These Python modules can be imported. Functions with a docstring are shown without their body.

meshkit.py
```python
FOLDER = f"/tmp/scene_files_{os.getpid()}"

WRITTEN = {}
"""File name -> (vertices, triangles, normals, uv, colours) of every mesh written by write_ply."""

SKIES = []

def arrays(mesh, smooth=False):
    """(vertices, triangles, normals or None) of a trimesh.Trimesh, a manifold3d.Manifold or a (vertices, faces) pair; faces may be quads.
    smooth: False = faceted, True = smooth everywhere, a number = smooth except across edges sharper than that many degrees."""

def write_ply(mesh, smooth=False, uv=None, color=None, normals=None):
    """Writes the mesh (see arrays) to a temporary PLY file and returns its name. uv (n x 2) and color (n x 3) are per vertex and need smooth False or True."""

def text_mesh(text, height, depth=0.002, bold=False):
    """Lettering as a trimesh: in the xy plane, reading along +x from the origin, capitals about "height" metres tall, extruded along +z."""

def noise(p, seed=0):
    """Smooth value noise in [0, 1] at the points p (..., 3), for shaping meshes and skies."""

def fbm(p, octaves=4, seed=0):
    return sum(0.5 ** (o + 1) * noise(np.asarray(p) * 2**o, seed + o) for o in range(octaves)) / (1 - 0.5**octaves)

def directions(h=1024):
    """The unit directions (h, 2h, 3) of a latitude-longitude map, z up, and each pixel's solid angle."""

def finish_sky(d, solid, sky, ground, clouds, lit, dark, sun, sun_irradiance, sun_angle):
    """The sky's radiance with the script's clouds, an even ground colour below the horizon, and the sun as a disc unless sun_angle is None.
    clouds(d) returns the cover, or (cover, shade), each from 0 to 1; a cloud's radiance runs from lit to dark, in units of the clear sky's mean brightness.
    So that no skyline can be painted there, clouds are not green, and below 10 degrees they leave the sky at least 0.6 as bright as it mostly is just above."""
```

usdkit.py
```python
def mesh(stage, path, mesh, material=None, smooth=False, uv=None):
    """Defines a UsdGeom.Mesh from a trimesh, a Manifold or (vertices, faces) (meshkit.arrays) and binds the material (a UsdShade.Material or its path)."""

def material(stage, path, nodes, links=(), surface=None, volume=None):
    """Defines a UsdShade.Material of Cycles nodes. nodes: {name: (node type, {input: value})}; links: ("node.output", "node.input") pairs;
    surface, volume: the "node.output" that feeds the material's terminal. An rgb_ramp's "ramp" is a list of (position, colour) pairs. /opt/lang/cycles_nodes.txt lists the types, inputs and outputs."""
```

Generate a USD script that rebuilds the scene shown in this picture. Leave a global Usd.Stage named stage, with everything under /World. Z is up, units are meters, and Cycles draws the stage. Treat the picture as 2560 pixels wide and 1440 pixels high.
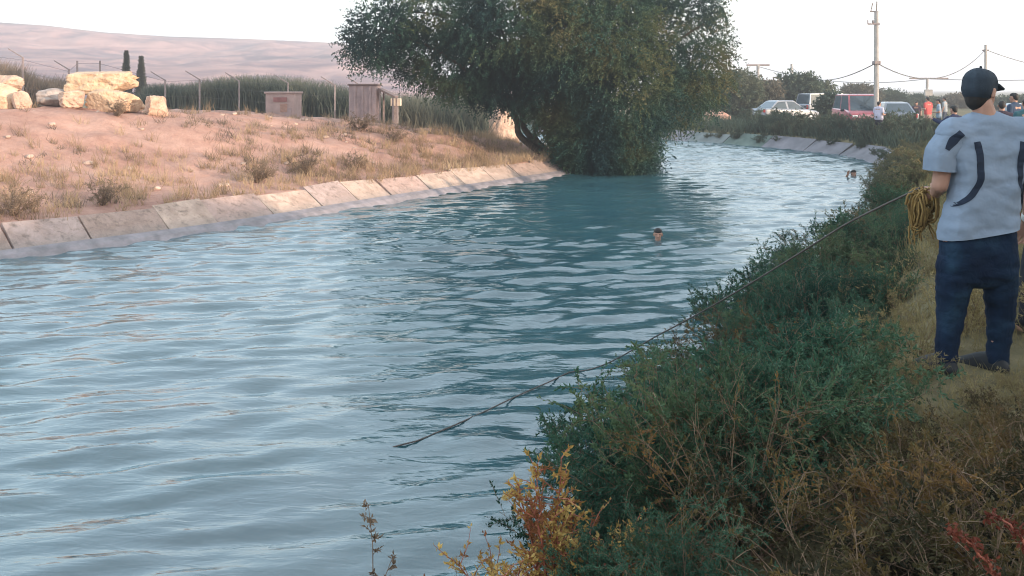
import math, numpy as np, trimesh, shapely, manifold3d
from shapely.geometry import Polygon, LineString
from pxr import Usd, UsdGeom, UsdLux, UsdShade, Sdf, Gf, Vt
import usdkit, meshkit
from meshkit import fbm, noise

stage = Usd.Stage.CreateInMemory()
UsdGeom.SetStageUpAxis(stage, 'Z')
UsdGeom.Xform.Define(stage, '/World')

# ------------------------------------------------------------------ camera, sky, sun
F = 2217.0                    # focal length in photo pixels (2560 wide)
CAM_Z = 1.65
HORIZON = 225.0
EXPOSURE = 2.2
SUN_DIR = np.array([0.86, -0.51, 0.0]); SUN_ELEV = math.radians(9.5)
SUN_I, SKY_S = 0.86, 0.15
cam = UsdGeom.Camera.Define(stage, '/World/camera')
cam.CreateHorizontalApertureAttr(36.0); cam.CreateVerticalApertureAttr(36.0 * 9 / 16)
cam.CreateFocalLengthAttr(36.0 * F / 2560)
cam.CreateVerticalApertureOffsetAttr(-36.0 * (720 - HORIZON) / 2560)
cam.CreateClippingRangeAttr(Gf.Vec2f(0.05, 20000))
cam.CreateExposureAttr(EXPOSURE)
cam.AddTranslateOp().Set(Gf.Vec3d(0, 0, CAM_Z)); cam.AddRotateXOp().Set(90)

SUN_DIR = SUN_DIR / np.linalg.norm(SUN_DIR)
sun_vec = np.array([SUN_DIR[0] * math.cos(SUN_ELEV), SUN_DIR[1] * math.cos(SUN_ELEV), math.sin(SUN_ELEV)])
SUN_ROT = math.atan2(SUN_DIR[0], SUN_DIR[1])
dome = UsdLux.DomeLight.Define(stage, '/World/sky')
skym = usdkit.material(stage, '/World/Looks/sky', {
    's': ('sky_texture', {'sky_type': 'single_scattering', 'sun_disc': False, 'sun_elevation': SUN_ELEV, 'sun_rotation': SUN_ROT,
                          'air_density': 1.0, 'aerosol_density': 1.6, 'ozone_density': 1.0, 'altitude': 0.0}),
    'g': ('texture_coordinate', {}), 'm': ('mapping', {'scale': (1.2, 1.2, 3.0)}), 'n': ('noise_texture', {'scale': 1.6, 'detail': 5.0, 'roughness': .55}), 'f': ('map_range', {'from_min': .25, 'from_max': .75, 'to_min': .40, 'to_max': .70, 'clamp': True}),
    'v': ('mix', {'color2': (2.35, 2.9, 3.2)}),      # thin milky veil of high cloud over the whole sky
    'b': ('background_shader', {'strength': SKY_S})}, [('g.generated', 'm.vector'), ('m.vector', 'n.vector'), ('n.fac', 'f.value'), ('f.result', 'v.fac'), ('s.color', 'v.color1'), ('v.color', 'b.color')], surface='b.background')
UsdShade.MaterialBindingAPI.Apply(dome.GetPrim()).Bind(skym)
sun = UsdLux.DistantLight.Define(stage, '/World/sun')
sun.CreateIntensityAttr(SUN_I); sun.CreateAngleAttr(0.6); sun.CreateNormalizeAttr(True); sun.CreateColorAttr(Gf.Vec3f(1.0, 0.80, 0.62))
_z = sun_vec; _x = np.cross([0, 0, 1.0], _z); _x /= np.linalg.norm(_x); _y = np.cross(_z, _x)
_m = np.eye(4); _m[0, :3], _m[1, :3], _m[2, :3] = _x, _y, _z
sun.AddTransformOp().Set(Gf.Matrix4d(*_m.ravel().tolist()))

# ------------------------------------------------------------------ helpers: prims
used = {}
def numbered(parent, name):
    key = (parent, name); n = used.get(key, 0); used[key] = n + 1
    return f'{parent}/{name}' if n == 0 else f'{parent}/{name}_{n:03d}'

def pathof(parent):
    return '/World' if parent is None else str(parent.GetPath())

def tag(o, label=None, cat=None, group=None, kind=None):
    p = o.GetPrim()
    for k, v in (('label', label), ('category', cat), ('group', group), ('kind', kind)):
        if v: p.SetCustomDataByKey(k, v)
    return o

def obj(name, mesh, mat, parent=None, smooth=False):
    return usdkit.mesh(stage, numbered(pathof(parent), name), mesh, mat, smooth).GetPrim()

def place(x, loc, rz=0, s=None, tilt=None):
    x.AddTranslateOp().Set(Gf.Vec3d(*map(float, loc))); x.AddRotateZOp().Set(math.degrees(rz))
    if tilt: x.AddRotateXYZOp().Set(Gf.Vec3f(*map(float, tilt)))
    if s is not None:
        s = (s, s, s) if np.ndim(s) == 0 else s
        x.AddScaleOp().Set(Gf.Vec3f(*map(float, s)))

def thing(name, label, cat, loc=(0, 0, 0), rz=0, group=None, s=None, tilt=None):
    x = UsdGeom.Xform.Define(stage, numbered('/World', name)); place(x, loc, rz, s, tilt)
    return tag(x.GetPrim(), label, cat, group)

def dup(root, loc, rz=0, s=None, label=None, group=None, tilt=None, cat=None):
    base = root.GetName()
    if base[-4:-3] == '_' and base[-3:].isdigit(): base = base[:-4]
    r = thing(base, label or root.GetCustomDataByKey('label'), cat or root.GetCustomDataByKey('category'), loc, rz, group or root.GetCustomDataByKey('group'), s, tilt)
    r.GetReferences().AddInternalReference(root.GetPath()); r.SetInstanceable(True)
    return r

def at(px, py, Y):
    return np.array([(px - 1280) / F * Y, Y, CAM_Z - (py - HORIZON) / F * Y])

# ------------------------------------------------------------------ helpers: meshes
def cat(ms):
    vs, fs, n = [], [], 0
    for v, f in ms:
        if len(v) == 0: continue
        vs.append(np.asarray(v, float)); fs.append(np.asarray(f, int) + n); n += len(v)
    return np.vstack(vs), np.vstack(fs)

def tm(t): return np.array(t.vertices), np.array(t.faces)

def box(x0, x1, y0, y1, z0, z1, bevel=0.0):
    if bevel <= 0:
        b = trimesh.creation.box([x1 - x0, y1 - y0, z1 - z0]); b.apply_translation([(x0 + x1) / 2, (y0 + y1) / 2, (z0 + z1) / 2]); return tm(b)
    b = bevel; pts = []
    for sx in (0, 1):
        for sy in (0, 1):
            for sz in (0, 1):
                c = np.array([x1 if sx else x0, y1 if sy else y0, z1 if sz else z0]); d = np.array([-1 if sx else 1, -1 if sy else 1, -1 if sz else 1]) * b
                for k in range(3):
                    e = d.copy(); e[k] = 0; pts.append(c + e)
    return tm(trimesh.convex.convex_hull(np.array(pts)))

def tube(pts, radii, sides=5, cap=True):
    pts = np.asarray(pts, float); n = len(pts); radii = np.broadcast_to(np.asarray(radii, float), (n,))
    t = np.gradient(pts, axis=0); t /= np.maximum(np.linalg.norm(t, axis=1, keepdims=True), 1e-9)
    ref = np.array([0, 0, 1.0]) if abs(t[0, 2]) < 0.9 else np.array([1.0, 0, 0])
    u = np.cross(t, ref); u /= np.maximum(np.linalg.norm(u, axis=1, keepdims=True), 1e-9); w = np.cross(t, u)
    a = np.arange(sides) / sides * 2 * np.pi
    v = pts[:, None] + radii[:, None, None] * (np.cos(a)[None, :, None] * u[:, None] + np.sin(a)[None, :, None] * w[:, None])
    v = v.reshape(-1, 3); f = []
    i, j = np.meshgrid(np.arange(n - 1), np.arange(sides), indexing='ij'); i, j = i.ravel(), j.ravel(); k = (j + 1) % sides
    f = np.vstack([np.stack([i * sides + j, i * sides + k, (i + 1) * sides + k], 1), np.stack([i * sides + j, (i + 1) * sides + k, (i + 1) * sides + j], 1)])
    if cap:
        v = np.vstack([v, pts[:1], pts[-1:]]); a0 = np.arange(sides)
        f = np.vstack([f, np.stack([np.full(sides, n * sides), (a0 + 1) % sides, a0], 1), np.stack([np.full(sides, n * sides + 1), (n - 1) * sides + a0, (n - 1) * sides + (a0 + 1) % sides], 1)])
    return v, f

def unit(a): return a / np.maximum(np.linalg.norm(a, axis=-1, keepdims=True), 1e-9)

def leaf_quads(P, D, L, W, rng, bend=0.15):
    N = len(P); D = unit(D); S = unit(np.cross(D, rng.normal(size=(N, 3)))); Nn = np.cross(S, D)
    L = np.broadcast_to(L, (N,))[:, None]; W = np.broadcast_to(W, (N,))[:, None]
    mid = P + D * L * 0.45 + Nn * L * bend
    v = np.stack([P, mid + S * W / 2, mid - S * W / 2, P + D * L], 1).reshape(-1, 3)
    b = np.arange(N)[:, None] * 4
    return v, np.vstack([b + [0, 1, 3], b + [0, 3, 2]])

def blades(P, D, L, W, rng):
    """grass blades: two-step bent strips of three triangles"""
    N = len(P); D = unit(D); a = rng.uniform(0, 2 * np.pi, N); S = np.stack([np.cos(a), np.sin(a), np.zeros(N)], 1)
    L = np.broadcast_to(L, (N,))[:, None]; W = np.broadcast_to(W, (N,))[:, None]
    lean = unit(np.stack([rng.normal(size=N), rng.normal(size=N), np.full(N, -0.3)], 1))
    m = P + D * L * 0.6; t = m + unit(D + lean * 0.5) * L * 0.45
    v = np.stack([P - S * W / 2, P + S * W / 2, m - S * W * .38, m + S * W * .38, t], 1).reshape(-1, 3)
    b = np.arange(N)[:, None] * 5
    return v, np.vstack([b + [0, 1, 3], b + [0, 3, 2], b + [2, 3, 4]])

def hullsphere(groups, refine=0.02, smooth=6, seg=14):
    """each group is a list of (point, radius): hull of spheres; all groups united and smoothed into one surface"""
    ms = []
    for g in groups:
        ms.append(manifold3d.Manifold.batch_hull([manifold3d.Manifold.sphere(float(r), seg).translate([float(c) for c in p]) for p, r in g]))
    m = manifold3d.Manifold.batch_boolean(ms, manifold3d.OpType.Add)
    if refine: m = m.refine_to_length(refine)
    mm = m.to_mesh(); t = trimesh.Trimesh(mm.vert_properties[:, :3], mm.tri_verts, process=True)
    if smooth: trimesh.smoothing.filter_taubin(t, 0.5, 0.52, smooth)
    return t

def chain(pr):
    return [[pr[i], pr[i + 1]] for i in range(len(pr) - 1)]

# ------------------------------------------------------------------ materials
def lk(n): return '/World/Looks/' + n

def paint(name, c1, c2=None, scale=6.0, rough=0.8, bump=0.0, bscale=None, metallic=0.0, spec=0.3, detail=4.0, coat=0.0, obj_space=False, stretch=(1, 1, 1)):
    """surface with two tones mixed by noise and a fine relief"""
    c2 = c2 or tuple(0.75 * x for x in c1)
    nodes = {'g': ('texture_coordinate', {}) if obj_space else ('geometry', {}), 'm': ('mapping', {'scale': stretch}), 'n': ('noise_texture', {'scale': scale, 'detail': detail, 'roughness': 0.6}),
             'r': ('rgb_ramp', {'ramp': [(0.32, c2), (0.66, c1)]}), 'p': ('principled_bsdf', {'roughness': rough, 'metallic': metallic, 'specular_ior_level': spec, 'coat_weight': coat})}
    links = [('g.object' if obj_space else 'g.position', 'm.vector'), ('m.vector', 'n.vector'), ('n.fac', 'r.fac'), ('r.color', 'p.base_color')]
    if bump > 0:
        nodes['bn'] = ('noise_texture', {'scale': bscale or scale * 6, 'detail': 5.0}); nodes['b'] = ('bump', {'distance': bump, 'strength': 1.0})
        links += [('m.vector', 'bn.vector'), ('bn.fac', 'b.height'), ('b.normal', 'p.normal')]
    return usdkit.material(stage, lk(name), nodes, links, surface='p.BSDF')

def leafmat(name, stops, scale=0.5, trans=0.35, rough=0.65):
    """leaf: hue from clump noise plus the single leaf's own random value; some light passes through"""
    nodes = {'g': ('geometry', {}), 'n': ('noise_texture', {'scale': scale, 'detail': 2.0}), 'a': ('math', {'math_type': 'multiply_add', 'value2': 2.3, 'value3': -0.85}),
             'w': ('math', {'math_type': 'multiply_add', 'value2': 0.45}), 'r': ('rgb_ramp', {'ramp': stops}),
             'p': ('principled_bsdf', {'roughness': rough, 'specular_ior_level': 0.25}), 't': ('translucent_bsdf', {}), 'x': ('mix_closure', {'fac': trans})}
    links = [('g.position', 'n.vector'), ('n.fac', 'a.value1'), ('g.random_per_island', 'w.value1'), ('a.value', 'w.value3'), ('w.value', 'r.fac'),
             ('r.color', 'p.base_color'), ('r.color', 't.color'), ('p.BSDF', 'x.closure1'), ('t.BSDF', 'x.closure2')]
    return usdkit.material(stage, lk(name), nodes, links, surface='x.closure')

def soilmat(name, stops, s1=0.35, s2=3.0, bump=0.05):
    nodes = {'g': ('geometry', {}), 'n1': ('noise_texture', {'scale': s1, 'detail': 6.0, 'roughness': 0.65, 'distortion': 0.6}), 'n2': ('noise_texture', {'scale': s2, 'detail': 6.0, 'roughness': 0.7}),
             'm': ('mix_float', {'fac': 0.5}), 'r': ('rgb_ramp', {'ramp': stops}), 'bn': ('noise_texture', {'scale': 9.0, 'detail': 8.0, 'roughness': 0.7}), 'b': ('bump', {'distance': bump, 'strength': 1.0}),
             'p': ('principled_bsdf', {'roughness': 0.95, 'specular_ior_level': 0.1})}
    links = [('g.position', 'n1.vector'), ('g.position', 'n2.vector'), ('g.position', 'bn.vector'), ('n1.fac', 'm.a'), ('n2.fac', 'm.b'), ('m.result', 'r.fac'), ('r.color', 'p.base_color'), ('bn.fac', 'b.height'), ('b.normal', 'p.normal')]
    return usdkit.material(stage, lk(name), nodes, links, surface='p.BSDF')

M = {}
M['soil'] = soilmat('pink_soil', [(0.30, (.22, .12, .09)), (0.45, (.36, .205, .16)), (0.60, (.46, .28, .22)), (0.75, (.54, .365, .30))], 0.3, 2.5, 0.06)
M['path'] = soilmat('olive_soil', [(0.30, (.06, .055, .03)), (0.5, (.12, .10, .055)), (0.7, (.20, .155, .09))], 0.5, 4.0, 0.04)
M['straw'] = leafmat('straw_grass', [(0.0, (.20, .135, .085)), (0.5, (.36, .25, .15)), (1.0, (.50, .37, .24))], 0.6, 0.25)
M['khaki'] = leafmat('khaki_grass', [(0.0, (.11, .11, .05)), (0.5, (.24, .19, .085)), (1.0, (.36, .28, .13))], 0.5, 0.25)
M['tree_leaf'] = leafmat('tree_leaf', [(0.0, (.007, .034, .037)), (0.34, (.028, .072, .048)), (0.56, (.075, .090, .036)), (0.95, (.16, .12, .055))], 0.42, 0.25)
M['green_leaf'] = leafmat('green_leaf', [(0.0, (.018, .060, .038)), (0.45, (.050, .112, .064)), (0.75, (.090, .14, .070)), (1.0, (.15, .15, .065))], 1.2, 0.3)
M['brown_leaf'] = leafmat('brown_leaf', [(0.0, (.025, .024, .010)), (0.3, (.075, .06, .022)), (0.65, (.18, .105, .034)), (1.0, (.27, .13, .045))], 3.2, 0.3)
M['dry_leaf'] = leafmat('dry_leaf', [(0.0, (.13, .095, .07)), (0.5, (.25, .18, .125)), (1.0, (.36, .265, .19))], 1.0, 0.25)
M['gold_leaf'] = leafmat('gold_leaf', [(0.0, (.20, .075, .03)), (0.25, (.36, .22, .06)), (0.6, (.52, .37, .13)), (1.0, (.52, .44, .22))], 6.0, 0.3)
M['far_leaf'] = leafmat('far_leaf', [(0.0, (.045, .07, .052)), (0.5, (.085, .105, .068)), (1.0, (.16, .145, .09))], 0.2, 0.3)
M['reed_leaf'] = leafmat('reed_leaf', [(0.0, (.06, .075, .06)), (0.5, (.11, .115, .085)), (1.0, (.20, .17, .12))], 0.25, 0.3)
M['bark'] = paint('bark', (.085, .058, .04), (.04, .028, .02), 8, 0.9, 0.03)
M['twig'] = paint('twig', (.19, .125, .08), (.10, .06, .04), 8, 0.9)
M['redstem'] = paint('red_stem', (.32, .10, .06), (.20, .06, .04), 20, 0.7)
M['rock_yellow'] = paint('rock_yellow', (.62, .44, .30), (.44, .29, .19), 3.0, 0.95, 0.09, 7)
M['rock_pink'] = paint('rock_pink', (.58, .40, .30), (.36, .23, .17), 3.0, 0.95, 0.09, 7)
M['rock_grey'] = paint('rock_grey', (.38, .32, .29), (.24, .19, .17), 2.5, 0.95, 0.06, 5)
M['stone'] = paint('stone_small', (.50, .36, .29), (.33, .23, .18), 3.0, 0.95)

# ------------------------------------------------------------------ the canal: edges at the waterline
WATER_Z = -1.35
Ledge = np.array([(-60, -50), (-24, -4), (-9.1, 15.5), (-6.2, 19.0), (-3.0, 24.2), (0.2, 28.8), (2.2, 32.2), (2.9, 35.5), (1.8, 39.5), (-2.5, 45.5), (-12, 53), (-30, 61), (-90, 82)], float)
Redge = np.array([(-42, -50), (-12, -6), (-3.2, 2.2), (-0.4, 4.7), (1.2, 6.6), (2.6, 9.6), (5.4, 15.6), (8.9, 22.6), (12.6, 31.0), (14.9, 36.2), (15.2, 40.0), (13.2, 46.5), (8.5, 54.5), (-4, 64), (-25, 74), (-90, 98)], float)
def spline(p, n=400):
    from scipy.interpolate import PchipInterpolator
    d = np.r_[0, np.cumsum(np.linalg.norm(np.diff(p, axis=0), axis=1))]
    s = np.linspace(0, d[-1], n); return np.stack([PchipInterpolator(d, p[:, k])(s) for k in (0, 1)], 1)
LC, RC = spline(Ledge, 600), spline(Redge, 600)
canal = Polygon(np.vstack([LC, RC[::-1]]))
Lline, Rline = LineString(LC), LineString(RC)
land_left = Polygon(np.vstack([LC, [(-90, 90 - 8), (-3000, 82), (-3000, -50)]]))  # between the two legs of the canal
from scipy.spatial import cKDTree
def fine(c):
    q = np.linspace(0, len(c) - 1, len(c) * 12); return np.stack([np.interp(q, np.arange(len(c)), c[:, k]) for k in (0, 1)], 1)
KL, KR = cKDTree(fine(LC)), cKDTree(fine(RC)); canal_wide = canal.buffer(0.35).simplify(.02); shapely.prepare(canal_wide)
shapely.prepare(canal); shapely.prepare(Lline); shapely.prepare(Rline)

def smooth(a, b, x):
    t = np.clip((x - a) / (b - a), 0, 1); return t * t * (3 - 2 * t)

def ground(x, y):
    """height of the ground and which side it lies on (True = left bank, inside the bend)"""
    x, y = np.asarray(x, float), np.asarray(y, float)
    pts = shapely.points(x, y); inside = shapely.contains(canal, pts)
    P2 = np.stack([x, y], -1); dl, dr = KL.query(P2)[0], KR.query(P2)[0]
    left = dl < dr
    d = np.where(inside, -np.minimum(dl, dr), np.minimum(dl, dr))
    P = np.stack([x, y, 0 * x], -1)
    n1 = fbm(P * 0.22, 4, 3) - 0.5; n2 = fbm(P * 1.1, 4, 5) - 0.5
    bed = WATER_Z + np.clip(d, -0.9, 1.0) * 0.68 - 0.10
    # left bank
    top = 0.42 + 0.62 * np.exp(-((x + 13.6) / 6.5) ** 2 - ((y - 26.5) / 5.5) ** 2) - 0.8 * smooth(41, 50, y) * smooth(-16, -5, x)
    prof = -0.86 + (top + 0.86) * (0.6 * smooth(0.7, 8, d) + 0.4 * np.clip((d - 0.75) / 8.0, 0, 1))
    gl = np.where(d < 0.78, bed, prof + (n1 * 0.8 + n2 * 0.34) * smooth(0.9, 3.5, d))
    # right bank: path falls gently away
    rt = -0.011 * np.clip(y - 5, 0, 45)
    rise = 0.9 + 1.3 * smooth(20, 34, y)
    pr = -0.75 + (rt + 0.75) * smooth(0.85, 0.95 + rise, d)
    berm = 0.55 * np.exp(-((d - 5) / 3.0) ** 2) * smooth(2, -8, x) * smooth(50, 58, y)
    gr = np.where(d < 0.95, bed, pr + berm + (n1 * 0.10 + n2 * 0.07) * smooth(0.9, 2.5, d))
    far = smooth(90, 260, np.hypot(x, y))
    z = np.where(left, gl, gr)
    return z, left, d

def gz(x, y): return float(ground(np.array([x]), np.array([y]))[0][0])

def axis(dense0, dense1, step, lo, hi):
    mid = np.arange(dense0, dense1 + step / 2, step); a, s = [], step
    x = dense1
    while x < hi: s *= 1.16; x += s; a.append(x)
    b, s, x = [], step, dense0
    while x > lo: s *= 1.16; x -= s; b.append(x)
    return np.r_[b[::-1], mid, a]
gx, gy = axis(-22, 24, 0.22, -4000, 4000), axis(0, 66, 0.22, -1500, 5000)
GX, GY = np.meshgrid(gx, gy, indexing='ij'); Z, LEFT, DD = ground(GX.ravel(), GY.ravel())
V = np.stack([GX.ravel(), GY.ravel(), Z], 1); ny = len(gy)
I, J = np.meshgrid(np.arange(len(gx) - 1), np.arange(ny - 1), indexing='ij'); q = (I * ny + J).ravel()
quad = np.stack([q, q + ny, q + ny + 1, q + 1], 1)
isl = LEFT[quad].sum(1) >= 2
def submesh(qs):
    u, inv = np.unique(qs, return_inverse=True); return V[u], inv.reshape(qs.shape)
tag(obj('dirt_bank', submesh(quad[isl]), M['soil'], smooth=True), kind='structure')
tag(obj('ground', submesh(quad[~isl]), M['path'], smooth=True), kind='structure')

# ------------------------------------------------------------------ water
st = 0.075
wx, wy = np.arange(-40, 17, st), np.arange(3.5, 68, st)
WX, WY = np.meshgrid(wx, wy, indexing='ij')
keep = shapely.contains(canal_wide, shapely.points(WX.ravel(), WY.ravel())).reshape(WX.shape)
def waves(x, y):
    w = np.zeros_like(x)
    for k, (sx, sy, amp, ox) in enumerate(((0.45, 1.6, .024, 0), (0.95, 3.7, .068, 7), (2.0, 7.0, .048, 3), (4.2, 11.0, .018, 2))):
        xr, yr = x * 0.985 + y * 0.17, y * 0.985 - x * 0.17
        n = noise(np.stack([xr * sx, yr * sy, np.full_like(x, ox + .37)], -1), 11 + k)
        w += amp * (n - 0.5) * 2
    calm = 0.40 + 0.75 * noise(np.stack([x * .22, y * .22, 0 * x + 3.3], -1), 5)
    w = w * calm
    for sx, sy in ((5.16, 17.7), (11.8, 30.6)):   # rings spreading from the swimmers
        r = np.hypot(x - (1645 - 1280) / F * 17.7, y - 17.7) if sx < 9 else np.hypot(x - (2134 - 1280) / F * 30.6, y - 30.6)
        w += .022 * np.sin(r * 11.0) * np.exp(-r / .8) * np.clip(r * 4, 0, 1)
    return w
WZ = WATER_Z + waves(WX, WY)
nyw = len(wy); idx = np.arange(WX.size).reshape(WX.shape)
cell = keep[:-1, :-1] & keep[1:, :-1] & keep[1:, 1:] & keep[:-1, 1:]
qs = np.stack([idx[:-1, :-1][cell], idx[1:, :-1][cell], idx[1:, 1:][cell], idx[:-1, 1:][cell]], 1)
WV = np.stack([WX.ravel(), WY.ravel(), WZ.ravel()], 1)
u, inv = np.unique(qs, return_inverse=True)
M['water'] = usdkit.material(stage, lk('water'), {
    'g': ('geometry', {}), 'm': ('mapping', {'scale': (4.0, 12.0, 1.0), 'rotation': (0, 0, -0.17)}), 'n': ('noise_texture', {'scale': 1.0, 'detail': 2.5, 'roughness': 0.5, 'distortion': 0.5}),
    'b': ('bump', {'distance': 0.008, 'strength': 1.0}),
    'n2': ('noise_texture', {'scale': 0.35, 'detail': 3.0}), 'r': ('rgb_ramp', {'ramp': [(0.35, (.012, .036, .044)), (0.65, (.020, .052, .060))]}),
    'p': ('principled_bsdf', {'roughness': 0.06, 'ior': 2.0, 'specular_ior_level': 0.5})},
    [('g.position', 'm.vector'), ('m.vector', 'n.vector'), ('n.fac', 'b.height'), ('b.normal', 'p.normal'), ('g.position', 'n2.vector'), ('n2.fac', 'r.fac'), ('r.color', 'p.base_color')], surface='p.BSDF')
tag(obj('water', (WV[u], inv.reshape(qs.shape)), M['water'], smooth=True), kind='structure')

# ------------------------------------------------------------------ concrete lining slabs
def slabmat(name, c1, c2):
    nodes = {'g': ('geometry', {}), 'n': ('noise_texture', {'scale': 2.4, 'detail': 7.0, 'roughness': .68, 'distortion': .8}), 'r': ('rgb_ramp', {'ramp': [(.34, c2), (.62, c1)]}),
             'm': ('mapping', {'scale': (7, 7, 1.6)}), 'k': ('noise_texture', {'scale': 1.0, 'detail': 5.0, 'roughness': .7}), 'kr': ('map_range', {'from_min': .52, 'from_max': .70, 'to_min': 0.0, 'to_max': .75, 'clamp': True}), 's': ('mix', {'color2': (.13, .095, .075)}),
             'z': ('separate_xyz', {}), 'w': ('map_range', {'from_min': -1.24, 'from_max': -1.05, 'to_min': .55, 'to_max': 0.0, 'clamp': True}), 'a': ('mix', {'color2': (.20, .185, .175)}),
             'bn': ('noise_texture', {'scale': 16.0, 'detail': 6.0, 'roughness': .7}), 'b': ('bump', {'distance': .03}), 'p': ('principled_bsdf', {'roughness': .92, 'specular_ior_level': .2})}
    return usdkit.material(stage, lk(name), nodes, [('g.position', 'n.vector'), ('n.fac', 'r.fac'), ('g.position', 'm.vector'), ('m.vector', 'k.vector'), ('k.fac', 'kr.value'), ('r.color', 's.color1'), ('kr.result', 's.fac'), ('g.position', 'z.vector'), ('z.z', 'w.value'),
        ('w.result', 'a.fac'), ('s.color', 'a.color1'), ('a.color', 'p.base_color'), ('g.position', 'bn.vector'), ('bn.fac', 'b.height'), ('b.normal', 'p.normal')], surface='p.BSDF')
SL = [slabmat('slab_cream', (.50, .37, .30), (.33, .235, .19)), slabmat('slab_pink', (.46, .32, .275), (.31, .215, .18)), slabmat('slab_tan', (.46, .34, .28), (.31, .225, .18)), slabmat('slab_brown', (.38, .27, .225), (.25, .175, .145)), slabmat('slab_grey', (.43, .32, .285), (.28, .205, .18))]
SG = [paint('slab_dull', (.16, .17, .165), (.095, .11, .105), 1.2, 0.9, 0.01, 14), paint('slab_green', (.12, .15, .13), (.07, .095, .08), 1.2, 0.9, 0.01, 14), paint('slab_mauve', (.18, .165, .18), (.11, .105, .115), 1.2, 0.9, 0.01, 14)]
M['sill'] = paint('wet_sill', (.27, .235, .245), (.15, .135, .14), 3.5, 0.7, 0.01, 12, detail=7.0)

def lining(line, s0, s1, side, parent, mats, rng, wmin=1.5, wmax=2.3):
    s = s0
    while s < s1:
        w = rng.uniform(wmin, wmax); a, b = s + 0.018, s + w - 0.018; s += w
        A, B = np.array(line.interpolate(a).coords[0]), np.array(line.interpolate(b).coords[0])
        t = (B - A) / np.linalg.norm(B - A); out = np.array([-t[1], t[0]]) * side
        lift = rng.uniform(-.008, .014); tip = rng.uniform(0.74, 0.90); tl = rng.uniform(-.02, .02)
        def P(base, d, h): return np.r_[base + out * d, WATER_Z + d * 0.66 + h]
        c = []
        for h in (lift, lift - 0.09):
            c += [P(A, -0.55, h), P(B, -0.55, h), P(B, tip + tl, h + tl), P(A, tip - tl, h)]
        c = np.array(c)
        m = trimesh.convex.convex_hull(np.vstack([c[4:], *[c[:4] * (1 - k) + k * c[:4].mean(0) for k in (0.008,)], c[:4] - [0, 0, .008]]))
        obj('slab', tm(m), mats[rng.integers(len(mats))], parent)
rng = np.random.default_rng(4)
ln = thing('canal_lining', 'sloping concrete slab lining along the left edge of the canal, sunlit and stained', 'canal lining')
sL0 = Lline.project(shapely.Point(-16, 6.3)); sL1 = Lline.project(shapely.Point(2.4, 33))
lining(Lline, sL0, sL1, 1, ln, SL, rng, 1.05, 1.75)
# smooth wet sill at the foot of the slabs
sill = []
for s in np.arange(sL0, sL1, 0.5):
    A, B = np.array(Lline.interpolate(s).coords[0]), np.array(Lline.interpolate(s + 0.5).coords[0]); t = (B - A) / np.linalg.norm(B - A); out = np.array([-t[1], t[0]])
    row = []
    for Q in (A, B):
        row += [np.r_[Q + out * -0.5, WATER_Z - 0.25], np.r_[Q + out * -0.02, WATER_Z + .085], np.r_[Q + out * 0.16, WATER_Z + .15], np.r_[Q + out * 0.16, WATER_Z]]
    sill.append((np.array(row), np.array([[0, 1, 5], [0, 5, 4], [1, 2, 6], [1, 6, 5], [2, 3, 7], [2, 7, 6]])))
obj('sill', cat([(v, f[:, ::-1]) for v, f in sill]), M['sill'], ln)
ln2 = thing('canal_lining', 'grey weedy concrete slab lining on the far bank where the canal bends', 'canal lining')
sR0 = Rline.project(shapely.Point(6.5, 18)); sR1 = Rline.project(shapely.Point(-3, 63.2))
lining(Rline, sR0, sR1, -1, ln2, SG, rng, 2.6, 3.4)

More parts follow.
